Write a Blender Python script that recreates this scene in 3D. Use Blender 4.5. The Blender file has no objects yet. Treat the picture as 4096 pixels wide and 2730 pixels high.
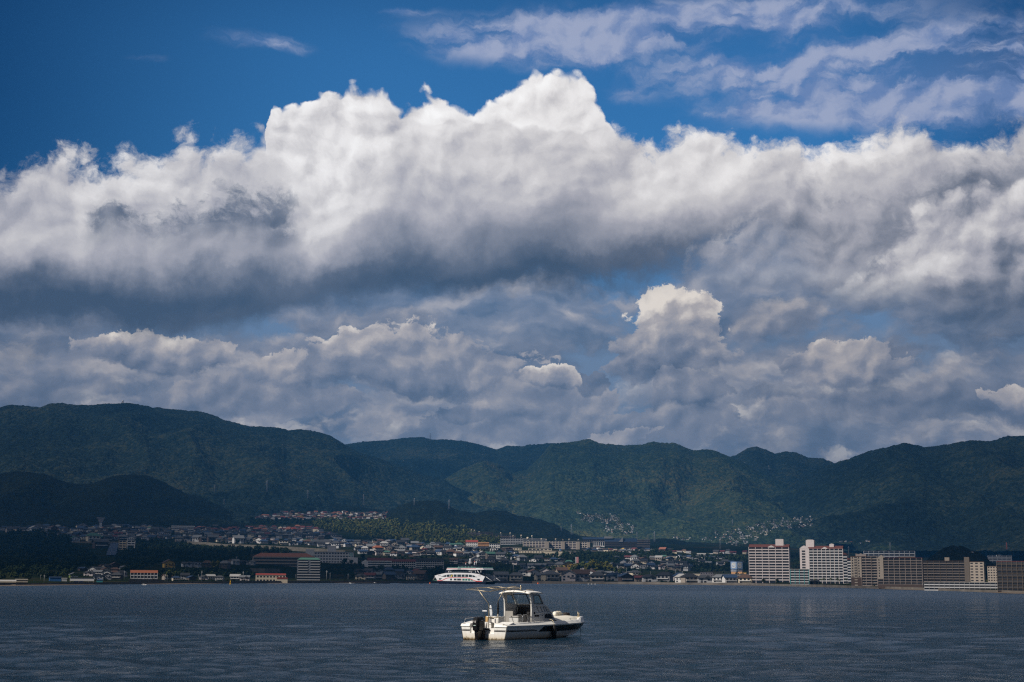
import bpy, bmesh, math, random
import numpy as np
from mathutils import Vector, Matrix
sc = bpy.context.scene
col = sc.collection
R = math.radians

# ------------------------------------------------------------------ camera
CAM_H = 2.45
FPX = 5689.0                      # focal length in pixels of the 4096-wide photo
PITCH = math.atan2(2321 - 1365, FPX)
ROLL = R(0.40)
cam_d = bpy.data.cameras.new("camera"); cam = bpy.data.objects.new("camera", cam_d)
col.objects.link(cam); sc.camera = cam
cam_d.sensor_width = 36.0; cam_d.lens = 36.0 * FPX / 4096.0
cam_d.clip_start = 0.5; cam_d.clip_end = 60000
_F = Vector((0, math.cos(PITCH), math.sin(PITCH)))
_U0 = Vector((0, -math.sin(PITCH), math.cos(PITCH))); _R0 = Vector((1, 0, 0))
_R = _R0 * math.cos(ROLL) + _U0 * math.sin(ROLL)
_U = -_R0 * math.sin(ROLL) + _U0 * math.cos(ROLL)
cam.matrix_world = Matrix(((_R.x, _U.x, -_F.x, 0), (_R.y, _U.y, -_F.y, 0), (_R.z, _U.z, -_F.z, CAM_H), (0, 0, 0, 1)))

def pdir(px, py):
    """direction seen at a place of the photograph"""
    return _F * FPX + _R * (px - 2048) + _U * (1365 - py)
def us(px, py):
    d = pdir(px, py); return d.x / d.y, d.z / d.y
def pt(px, py, Y):
    u, s = us(px, py); return Vector((u * Y, Y, CAM_H + s * Y))
def ground_pt(px, py, z=0.0):
    u, s = us(px, py); Y = (z - CAM_H) / s; return Vector((u * Y, Y, z))
def mpp(Y):
    return Y / math.cos(PITCH) * 0.99 / FPX * 1.0

# ------------------------------------------------------------------ sun
SUN_AZ = R(-122.0)   # azimuth from +Y towards +X ; the sun stands to the left, a little behind
SUN_EL = R(41.0)
sd = Vector((math.sin(SUN_AZ) * math.cos(SUN_EL), math.cos(SUN_AZ) * math.cos(SUN_EL), math.sin(SUN_EL)))
sun_d = bpy.data.lights.new("sun", 'SUN'); sun = bpy.data.objects.new("sun", sun_d); col.objects.link(sun)
sun_d.energy = 4.9; sun_d.angle = R(0.5); sun_d.color = (1.0, 0.93, 0.84)
sun.rotation_euler = (-sd).to_track_quat('-Z', 'Y').to_euler()

sc.view_settings.view_transform = 'Standard'; sc.view_settings.look = 'None'
sc.view_settings.exposure = 0.0; sc.view_settings.gamma = 1.0
sc.render.engine = 'CYCLES'
sc.cycles.max_bounces = 5; sc.cycles.diffuse_bounces = 2; sc.cycles.glossy_bounces = 3
sc.cycles.transmission_bounces = 3; sc.cycles.volume_bounces = 1; sc.cycles.transparent_max_bounces = 12
sc.cycles.use_denoising = False; sc.cycles.filter_width = 1.25
sc.cycles.sample_clamp_indirect = 2.0; sc.cycles.sample_clamp_direct = 2.5
sc.cycles.caustics_reflective = False; sc.cycles.caustics_refractive = False

# ------------------------------------------------------------------ node helper
class NG:
    def __init__(s, tree): s.t = tree; s.n = tree.nodes; s.l = tree.links
    def node(s, typ, **kw):
        n = s.n.new(typ)
        for k, v in kw.items(): setattr(n, k, v)
        return n
    def put(s, sock, v):
        if hasattr(v, 'is_output'): s.l.new(v, sock)
        elif v is not None: sock.default_value = v
    def m(s, op, a, b=None, c=None, clamp=False):
        n = s.node('ShaderNodeMath', operation=op, use_clamp=clamp)
        s.put(n.inputs[0], a); s.put(n.inputs[1], b)
        if c is not None: s.put(n.inputs[2], c)
        return n.outputs[0]
    def add(s, a, b): return s.m('ADD', a, b)
    def sub(s, a, b): return s.m('SUBTRACT', a, b)
    def mul(s, a, b): return s.m('MULTIPLY', a, b)
    def mad(s, a, b, c): return s.m('MULTIPLY_ADD', a, b, c)
    def vm(s, op, a, b=None, scale=None):
        n = s.node('ShaderNodeVectorMath', operation=op)
        s.put(n.inputs[0], a); s.put(n.inputs[1], b)
        if scale is not None: s.put(n.inputs['Scale'], scale)
        return n.outputs[0]
    def sstep(s, x, a, b, o0=0.0, o1=1.0, smooth=True):
        n = s.node('ShaderNodeMapRange'); n.clamp = True
        n.interpolation_type = 'SMOOTHSTEP' if smooth else 'LINEAR'
        s.put(n.inputs[0], x); s.put(n.inputs[1], a); s.put(n.inputs[2], b); s.put(n.inputs[3], o0); s.put(n.inputs[4], o1)
        return n.outputs[0]
    def noise(s, vec, scale, detail=4, rough=.55, lac=2.0, dist=0.0, dim='3D', col=False):
        n = s.node('ShaderNodeTexNoise', noise_dimensions=dim)
        s.put(n.inputs['Vector'], vec); s.put(n.inputs['Scale'], scale); s.put(n.inputs['Detail'], detail)
        s.put(n.inputs['Roughness'], rough); s.put(n.inputs['Lacunarity'], lac); s.put(n.inputs['Distortion'], dist)
        return n.outputs['Color'] if col else n.outputs[0]
    def voro(s, vec, scale, feature='F1', out='Distance', rnd=1.0, smooth=.5, detail=0):
        n = s.node('ShaderNodeTexVoronoi', feature=feature)
        s.put(n.inputs['Vector'], vec); s.put(n.inputs['Scale'], scale); s.put(n.inputs['Randomness'], rnd)
        if 'Detail' in n.inputs: s.put(n.inputs['Detail'], detail)
        if feature == 'SMOOTH_F1': s.put(n.inputs['Smoothness'], smooth)
        return n.outputs[out]
    def mix(s, f, a, b, typ='MIX'):
        n = s.node('ShaderNodeMix', data_type='RGBA', blend_type=typ)
        s.put(n.inputs[0], f); s.put(n.inputs[6], a); s.put(n.inputs[7], b)
        return n.outputs[2]
    def fmix(s, f, a, b):
        n = s.node('ShaderNodeMix', data_type='FLOAT')
        s.put(n.inputs[0], f); s.put(n.inputs[2], a); s.put(n.inputs[3], b)
        return n.outputs[0]
    def ramp(s, f, stops, interp='LINEAR'):
        n = s.node('ShaderNodeValToRGB'); cr = n.color_ramp; cr.interpolation = interp
        while len(cr.elements) < len(stops): cr.elements.new(0.5)
        for e, (p, c) in zip(cr.elements, stops):
            e.position = p; e.color = (*c, 1) if len(c) == 3 else c
        s.put(n.inputs[0], f); return n.outputs[0]
    def curve(s, f, pts):
        n = s.node('ShaderNodeFloatCurve'); c = n.mapping.curves[0]
        while len(c.points) < len(pts): c.points.new(0.5, 0.5)
        for p, (x, y) in zip(c.points, pts): p.location = (x, y); p.handle_type = 'AUTO_CLAMPED'
        n.mapping.update(); s.put(n.inputs['Value'], f); return n.outputs[0]
    def xyz(s, v):
        n = s.node('ShaderNodeSeparateXYZ'); s.put(n.inputs[0], v); return n.outputs
    def cxyz(s, x, y, z):
        n = s.node('ShaderNodeCombineXYZ')
        for i, v in enumerate((x, y, z)): s.put(n.inputs[i], v)
        return n.outputs[0]

def lin(r, g, b):
    f = lambda c: (c / 255 / 12.92) if c <= 10.3 else ((c / 255 + .055) / 1.055) ** 2.4
    return (f(r), f(g), f(b))
# ------------------------------------------------------------------ sky : Nishita + procedural clouds
world = bpy.data.worlds.new("World"); sc.world = world; world.use_nodes = True
world.cycles.sampling_method = 'NONE'
def build_sky():
    g = NG(world.node_tree); g.n.clear()
    out = g.node('ShaderNodeOutputWorld'); bg = g.node('ShaderNodeBackground'); g.l.new(bg.outputs[0], out.inputs[0])
    sky = g.node('ShaderNodeTexSky', sky_type='NISHITA'); sky.sun_disc = False
    sky.sun_elevation = SUN_EL; sky.sun_rotation = SUN_AZ; sky.ozone_density = 2.5; sky.dust_density = 0.3; sky.air_density = 1.0
    tc = g.node('ShaderNodeTexCoord').outputs['Generated']
    d = g.vm('NORMALIZE', tc)
    x, y, z = g.xyz(d)
    hyp = g.m('SQRT', g.add(g.mul(x, x), g.mul(y, y)))
    az = g.m('ARCTAN2', x, y); el = g.m('ARCTAN2', z, hyp)
    P0 = g.cxyz(az, el, 0.0)
    def AE(px, py):
        v = pdir(px, py); return math.atan2(v.x, v.y), math.atan2(v.z, math.hypot(v.x, v.y))
    A = lambda px, py=1000: AE(px, py)[0]
    E = lambda py, px=2048: AE(px, py)[1]
    N = lambda v, s, dt=4, r=.55, col=False, dist=0.0: g.noise(v, s, dt, r, dim='2D', col=col, dist=dist)
    def V(v, s, feature='F1', smooth=.5, detail=0):
        n = g.node('ShaderNodeTexVoronoi', feature=feature, voronoi_dimensions='2D'); g.put(n.inputs['Vector'], v); g.put(n.inputs['Scale'], s); g.put(n.inputs['Detail'], detail)
        if feature == 'SMOOTH_F1': g.put(n.inputs['Smoothness'], smooth)
        return n.outputs['Distance']
    w1 = g.vm('SUBTRACT', N(P0, 10, 8, .62, col=True), (.5, .5, .5))          # fBm warp
    wx, wy, _ = g.xyz(w1)
    def warp(a, b): return g.mad(wx, a, az), g.mad(wy, b, el)
    azw, elw = warp(.085, .055); azs, els = warp(.028, .020)
    Pw = g.cxyz(azw, elw, 0.0); Ps = g.cxyz(azs, els, 0.0)
    # relief of the billows : height here less height a little towards the sun
    def off(v, a, b): return g.vm('ADD', v, (a, b, 0))
    Q = g.vm('ADD', g.vm('MULTIPLY', P0, (.95, 1.12, 1)), g.vm('SCALE', w1, scale=.038)); Q2 = off(Q, -.0042, .0050)
    def Hh(v): return g.add(g.mad(V(v, 24, 'SMOOTH_F1', .35), -.62, g.mul(V(v, 62, 'SMOOTH_F1', .35), -.32)), g.mul(N(v, 34, 7, .68), .46))
    h1 = Hh(Q); relief = g.sub(h1, Hh(Q2))
    va = V(Q, 24, 'SMOOTH_F1', .25); vb = V(Q, 62, 'SMOOTH_F1', .2); vc = V(Q, 150, 'F1')
    Ql = g.vm('ADD', g.vm('MULTIPLY', P0, (.75, 1.35, 1)), g.vm('SCALE', w1, scale=.075))
    rbig = g.sub(V(off(Ql, -.013, .015), 9, 'SMOOTH_F1', .4), V(Ql, 9, 'SMOOTH_F1', .4))
    fine = N(Q, 75, 7, .66); fm = g.sub(fine, .5)
    soft = g.sub(N(P0, 8, 6, .6), .5); mid = g.sub(N(g.vm('MULTIPLY', Q, (1, 1.5, 1)), 22, 6, .6), .5)
    lump = g.add(g.mad(g.sub(.42, va), .026, g.mul(g.sub(.42, vb), .013)), g.mul(g.sub(.5, vc), .0042))
    wisp = g.add(g.mul(fm, .034), g.mul(mid, .030))

    # ---- clear sky, graded
    base = g.mix(1.0, sky.outputs[0], (.024, .070, .104, 1), 'MULTIPLY')
    sh = g.mul(g.mul(g.sstep(az, A(-700), A(1700), .06, 1.0), g.sstep(az, A(3100), A(4700), 1.0, .20)), g.sstep(el, E(300), E(-400), 1.0, .50))
    base = g.mix(1.0, base, g.cxyz(sh, g.mad(sh, .85, .15), g.mad(sh, .75, .25)), 'MULTIPLY')
    low = g.sstep(el, E(1500), E(850), 1.0, 0.0)
    C = g.mix(g.mul(low, .95), base, (*lin(114, 132, 158), 1))

    def vmad(P, sx, sy, ox, oy):
        n = g.node('ShaderNodeVectorMath', operation='MULTIPLY_ADD')
        n.inputs[1].default_value = (sx, sy, 0); n.inputs[2].default_value = (ox, oy, 0); g.l.new(P, n.inputs[0]); return n.outputs[0]
    def dot(v):
        n = g.node('ShaderNodeVectorMath', operation='DOT_PRODUCT'); g.l.new(v, n.inputs[0]); g.l.new(v, n.inputs[1]); return n.outputs['Value']
    def gauss(px, py, rx, ry, amp, acc=None, P=None):
        a, e = AE(px, py); kx = FPX / rx; ky = FPX / ry
        v = g.m('POWER', math.exp(-1), dot(vmad(P or Pw, kx, ky, -a * kx, -e * ky)))
        return g.mul(v, amp) if acc is None else g.mad(v, amp, acc)

    # ---- thin high cloud, streaked
    sv = g.vm('MULTIPLY', g.vm('ADD', P0, g.vm('SCALE', w1, scale=.055)), (1.0, 4.6, 1.0))
    st = N(g.vm('ADD', sv, g.vm('SCALE', P0, scale=.35)), 8, 10, .57)
    cm = None
    for q in [(2350, 130, 600, 85, 1.0), (3050, 60, 560, 80, .95), (1960, 175, 240, 75, .6), (2900, 285, 460, 80, .65), (3500, 340, 560, 140, .95), (4050, 300, 420, 190, 1.0),
              (3330, 420, 420, 60, .7), (4000, 470, 300, 50, .55), (1050, 170, 190, 34, .72), (1230, 202, 80, 20, .45), (590, 232, 110, 18, .35), (1600, 35, 130, 18, .4), (2490, 375, 110, 40, .35), (3700, 170, 420, 60, .45), (2300, 240, 220, 50, .5)]:
        cm = gauss(*q, acc=cm, P=Ps)
    ca = g.sstep(g.mul(cm, g.mad(g.sstep(st, .30, .68), 1.05, .30)), .08, 1.0)
    cc = g.mix(g.sstep(g.add(st, g.mul(relief, .8)), .35, .7), (*lin(116, 140, 186), 1), (*lin(172, 180, 206), 1))
    C = g.mix(g.mul(ca, .84), C, cc)
    upn = g.noise(g.vm('MULTIPLY', d, (1, 1, 1.5)), 2.2, 4, .6)
    upm = g.mul(g.sstep(upn, .44, .60), g.m('MAXIMUM', g.sstep(el, .42, .60), g.sstep(g.m('ABSOLUTE', az), .55, .9)))
    C = g.mix(upm, C, (*lin(150, 156, 172), 1))

    stops = [(0.0, lin(68, 84, 106)), (.17, lin(98, 108, 126)), (.32, lin(138, 142, 155)), (.47, lin(178, 177, 185)), (.62, lin(214, 211, 212)), (.78, lin(242, 239, 238)), (1.0, (1.08, 1.07, 1.06))]
    lowst = [(0.0, lin(68, 86, 110)), (.25, lin(98, 111, 133)), (.5, lin(134, 139, 154)), (.75, lin(184, 178, 178)), (1.0, lin(242, 232, 220))]
    RL = g.ramp

    edgev = g.add(g.mul(g.sstep(az, A(500), A(-300)), -.10), g.mul(g.sstep(az, A(3300), A(4300)), -.12))
    # ---- broken low field under the bank : three depths
    for k, (y0, y1, sc_, thr, op, b0, sd_) in enumerate([(1130, 1000, 8, .33, .78, .43, 0), (1420, 1330, 11, .46, .50, .45, 3.1), (1600, 1540, 17, .47, .50, .48, 7.7)]):
        vv = off(g.vm('MULTIPLY', Q, (1, 1.75, 1)), sd_, sd_ * .6); fn = N(vv, sc_, 7, .54); fn2 = N(off(vv, -.010, .020), sc_, 5, .54)
        msk = g.sstep(g.mad(wy, .05, el), E(y0), E(y1), 1, 0)
        fa = g.mul(g.sstep(fn, thr, thr + .10), msk)
        fl = g.add(g.add(g.mad(g.sub(fn, fn2), 2.3, b0), g.mul(relief, .28)), edgev)
        C = g.mix(g.mul(fa, op), C, RL(fl, lowst))

    # ---- single low cumulus : centre px, radii, brightness of top, of base, crispness
    puffs = [(1450, 1290, 420, 80, .52, .34, 0), (150, 1590, 330, 110, .52, .26, 0), (3800, 1640, 520, 130, .50, .22, 0), (3330, 1690, 380, 110, .54, .28, 0), (1010, 1630, 420, 110, .54, .36, 1), (2050, 1720, 430, 110, .58, .34, 1), (2600, 1730, 380, 100, .58, .32, 1),
             (3130, 1270, 210, 125, .66, .38, 0), (3250, 1440, 190, 60, .6, .40, 0), (3660, 1440, 200, 50, .44, .32, 0),
             (2140, 1620, 330, 120, .66, .30, 1), (2290, 1540, 110, 60, .40, .24, 1), (2150, 1530, 120, 55, 1.0, .26, 1),
             (1150, 1395, 320, 70, .58, .36, 0), (1180, 1500, 200, 110, .80, .36, 1), (1640, 1485, 450, 190, .84, .14, 1), (620, 1440, 370, 118, .92, .12, 1),
             (2520, 1470, 160, 120, .78, .26, 1), (2680, 1385, 310, 265, 1.05, .16, 1), (2700, 1590, 180, 110, .60, .24, 1),
             (3420, 1490, 280, 130, .84, .24, 1), (3180, 1600, 260, 55, .34, .20, 0), (3560, 1610, 280, 80, .48, .2, 0), (4060, 1600, 130, 75, .96, .36, 1), (2480, 1745, 140, 50, .80, .5, 1), (1850, 1660, 150, 60, .55, .22, 1)]
    for (px, py, rx, ry, top, bot, crisp) in puffs:
        a, e = AE(px, py); k = FPX
        r_ = g.mad(elw, k / ry, -e * k / ry); qv = g.mad(azw, k / rx, -a * k / rx)
        r2 = g.m('MULTIPLY', r_, g.sstep(r_, -.2, .2, 1.35, 1.0, False))
        f = g.sub(1.0, g.mad(qv, qv, g.mul(r2, r2)))
        f = g.add(f, g.mad(lump, 16.0 if crisp else 8.0, g.add(g.mul(fm, .8), g.mul(mid, 1.3))))
        # sharp above, dissolving below
        al = g.sstep(f, .02, g.sstep(r_, -.8, .2, .75, .14 if crisp else .9, False))
        lum = g.add(g.add(g.sstep(g.add(r_, g.mul(mid, 1.2)), -.85, .95, bot, top, False), edgev), g.add(g.mul(relief, .85), g.mul(rbig, .30)))
        C = g.mix(g.mul(al, .95 if crisp else .8), C, RL(g.mul(lum, .98), lowst))

    # ---- the great bank, in overlapping fronts
    AZ0, AZ1 = A(-300), A(4400)
    t = g.sstep(azs, AZ0, AZ1, 0, 1, False)
    def prof(pts):
        Pp = []
        for px, py in pts:
            a, e = AE(px, py); Pp.append(((a - AZ0) / (AZ1 - AZ0), e * 2.0))
        return g.mul(g.curve(t, Pp), .5)
    def win(x0, x1, f=120): return g.mul(g.sstep(az, A(x0 - f), A(x0 + f)), g.sstep(az, A(x1 + f), A(x1 - f)))
    crispz = win(1010, 2430, 40)
    vign = g.add(g.mul(g.sstep(az, A(700), A(-400)), -.16), g.mul(g.sstep(az, A(3300), A(4400)), -.12))
    def front(C, top, edge, width, lumf, alpha_mul=None, rel=1.2, gs=(), big=.40, relm=None):
        e = g.add(g.add(g.sub(top, els), .0008), edge); a = g.sstep(e, 0.0, width)
        if alpha_mul is not None: a = g.mul(a, alpha_mul)
        lum = lumf(e)
        for q in gs: lum = gauss(*q, acc=lum)
        lum = g.add(g.add(lum, vign), g.add(g.mul(relief, g.mul(relm, rel) if relm is not None else rel), g.add(g.mul(rbig, big), g.add(g.mul(soft, .26), g.mul(fm, .10)))))
        return g.mix(a, C, RL(g.mul(lum, .76), stops))
    crisp_edge = g.mul(lump, .85); rag = g.add(g.mul(lump, .6), wisp)
    bot = prof([(-300, 1300), (0, 1290), (250, 1325), (350, 1330), (700, 1345), (900, 1365), (980, 1335), (1080, 1270), (1180, 1225), (1400, 1195), (1700, 1175), (2000, 1180), (2300, 1150), (2600, 1120), (2900, 1070), (3100, 1060), (3300, 1120), (3500, 1170), (3850, 1215), (4096, 1225), (4400, 1200)])
    e_bot = g.add(g.sub(g.mad(wy, .05, el), bot), g.add(g.mul(fm, .010), g.mul(mid, .012)))
    a_bot = g.sstep(e_bot, g.sstep(az, A(2500), A(3000), -.006, -.024), g.sstep(az, A(2500), A(3000), .014, .035))
    # white towers at the back
    topb = prof([(900, 900), (1020, 700), (1058, 545), (1072, 450), (1130, 425), (1250, 448), (1310, 408), (1440, 385), (1510, 372), (1580, 392), (1612, 425), (1640, 415), (1700, 388), (1770, 376), (1835, 412), (1900, 395), (1960, 360), (2050, 335), (2110, 316), (2170, 325), (2230, 314), (2290, 325), (2350, 370), (2400, 430), (2425, 470), (2460, 560), (2600, 900)])
    C = front(C, topb, crisp_edge, .0045, lambda e: g.curve(g.m('MULTIPLY', e, 10.0, clamp=True), [(0, 1.0), (.05, 1.0), (.3, .99), (.6, .90), (1, .78)]), g.sstep(el, E(1060), E(960)), .95, [(1250, 760, 200, 120, .06), (1640, 560, 120, 120, -.18)], .3)
    # the body
    topm = prof([(-300, 800), (0, 715), (60, 675), (180, 605), (250, 590), (330, 625), (480, 635), (560, 600), (640, 618), (700, 580), (770, 525), (820, 590), (900, 575), (1000, 560), (1060, 552), (1110, 600), (1180, 720), (1260, 760), (1400, 700), (1520, 640), (1590, 500), (1640, 450), (1700, 490), (1755, 520), (1800, 450), (1900, 425), (1960, 425), (2050, 470), (2130, 490), (2250, 470), (2330, 460), (2420, 455), (2470, 480), (2540, 520), (2640, 538), (2750, 495), (2900, 498),
                 (3010, 530), (3100, 555), (3280, 565), (3400, 540), (3600, 500), (3750, 500), (3880, 525), (3980, 490), (4096, 452), (4400, 420)])
    dd = g.m('DIVIDE', g.sub(topm, g.mad(wy, .06, el)), g.sub(topm, bot))
    C = front(C, topm, g.fmix(crispz, g.mul(rag, 1.0), g.mul(lump, 1.0)), g.fmix(crispz, .018, .008),
              lambda e: g.curve(g.m('MULTIPLY', dd, 1.0, clamp=True), [(0, .86), (.10, .84), (.25, .76), (.42, .66), (.55, .55), (.68, .38), (.80, .20), (.92, .10), (1, .08)]), a_bot, .50,
              [(2580, 800, 230, 120, .34), (2450, 930, 160, 60, .12), (2850, 640, 200, 120, .22), (3400, 620, 300, 70, .16), (1050, 640, 120, 60, .14), (1800, 560, 200, 130, -.02), (2060, 520, 160, 70, -.14), (3020, 640, 160, 60, -.10),
               (180, 1000, 190, 170, .26), (60, 850, 200, 60, -.14), (520, 690, 160, 60, .10), (1150, 800, 200, 70, .12), (700, 770, 170, 40, .18), (1500, 850, 160, 80, .10), (1000, 1020, 450, 60, .10), (800, 1180, 420, 80, -.16), (1700, 1090, 650, 70, -.18), (2280, 1000, 120, 70, .22), (1250, 900, 120, 60, .16), (2100, 700, 500, 120, .04), (150, 1200, 220, 90, -.04), (350, 1230, 200, 80, -.12)], .26, g.sstep(dd, .12, .80, 1.35, .22))
    # dark ragged front on the left
    tl = prof([(200, 1300), (310, 930), (345, 850), (420, 785), (500, 800), (560, 845), (650, 810), (720, 790), (800, 812), (900, 755), (1000, 748), (1080, 770), (1150, 800), (1200, 860), (1300, 1200)])
    C = front(C, tl, g.mul(rag, 1.5), .022, lambda e: g.curve(g.m('MULTIPLY', e, 9.0, clamp=True), [(0, .42), (.15, .30), (.4, .24), (1, .36)]), g.mul(win(330, 1180, 60), g.sstep(g.mad(wy, .06, el), E(1080), E(920), 0, .95)), .7, (), .15)
    # grey diagonal front right of centre, then the right-hand lobes
    tg = prof([(2500, 1300), (2690, 1120), (2760, 1030), (2850, 940), (2950, 860), (3050, 790), (3120, 700), (3200, 690), (3290, 760), (3400, 780), (3550, 770), (3700, 720), (3800, 640), (3950, 600), (4040, 520), (4096, 490), (4300, 470)])
    C = front(C, tg, g.mul(rag, 1.1), .020, lambda e: g.curve(g.m('MULTIPLY', e, 6.0, clamp=True), [(0, .62), (.15, .52), (.4, .42), (.6, .46), (1, .34)]), g.mul(g.sstep(g.mad(wy, .06, el), E(1200), E(900)), .82), .8, [(3350, 800, 300, 30, -.12), (3800, 760, 300, 35, -.16)], .25)
    tm = prof([(2600, 1300), (2900, 960), (3060, 880), (3250, 850), (3450, 835), (3700, 800), (3900, 740), (4096, 700), (4400, 660)])
    C = front(C, tm, g.mul(rag, .9), .030, lambda e: g.curve(g.m('MULTIPLY', e, 7.0, clamp=True), [(0, .62), (.2, .58), (.6, .44), (1, .34)]), g.mul(g.sstep(g.mad(wy, .06, el), E(1180), E(980)), .75), .7, (), .2)
    tr = prof([(3100, 1400), (3330, 1110), (3420, 1030), (3520, 960), (3620, 880), (3720, 800), (3820, 765), (3950, 740), (4096, 690), (4400, 640)])
    C = front(C, tr, g.add(g.mul(lump, .9), g.mul(wisp, .6)), .012, lambda e: g.curve(g.m('MULTIPLY', e, 7.0, clamp=True), [(0, .70), (.15, .78), (.35, .66), (.6, .40), (.8, .20), (1, .12)]), g.mul(a_bot, g.sstep(az, A(3200), A(3500))), .9, [(3800, 1020, 160, 50, .14), (4040, 1000, 120, 90, -.16)], .35)
    hz = g.sstep(el, E(1950), E(1400), .30, 0.0)
    C = g.mix(hz, C, (*lin(118, 132, 154), 1))
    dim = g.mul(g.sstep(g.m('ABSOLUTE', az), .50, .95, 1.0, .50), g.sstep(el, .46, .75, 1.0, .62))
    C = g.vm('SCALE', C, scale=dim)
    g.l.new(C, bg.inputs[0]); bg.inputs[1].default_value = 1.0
build_sky()
# ------------------------------------------------------------------ general helpers
rng = np.random.default_rng(7)
rnd = random.Random(11)
MATS = {}
def mat(name, c, rough=.8, var=.18, scale=.6, metal=0.0, spec=.3, bump=0.0, bscale=3.0, emit=None):
    """plain procedural material with a little uneven weathering"""
    if name in MATS: return MATS[name]
    m = bpy.data.materials.new(name); m.use_nodes = True
    g = NG(m.node_tree); b = g.n['Principled BSDF']
    co = g.node('ShaderNodeTexCoord').outputs['Object']
    n = g.noise(co, scale, 5, .65)
    lo = tuple(v * (1 - var) for v in c); hi = tuple(min(.95, v * (1 + var * .8)) for v in c)
    g.l.new(g.ramp(n, [(.3, lo), (.7, hi)]), b.inputs['Base Color'])
    b.inputs['Roughness'].default_value = rough; b.inputs['Metallic'].default_value = metal
    b.inputs['Specular IOR Level'].default_value = spec
    if bump:
        bn = g.node('ShaderNodeBump'); bn.inputs['Strength'].default_value = bump; bn.inputs['Distance'].default_value = .1
        g.l.new(g.noise(co, bscale, 6, .6), bn.inputs['Height']); g.l.new(bn.outputs[0], b.inputs['Normal'])
    MATS[name] = m; return m
def glassm(name, c=(.02, .03, .045), rough=.12):
    if name in MATS: return MATS[name]
    m = mat(name, c, rough, .3, .4, spec=.6); return m

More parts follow.
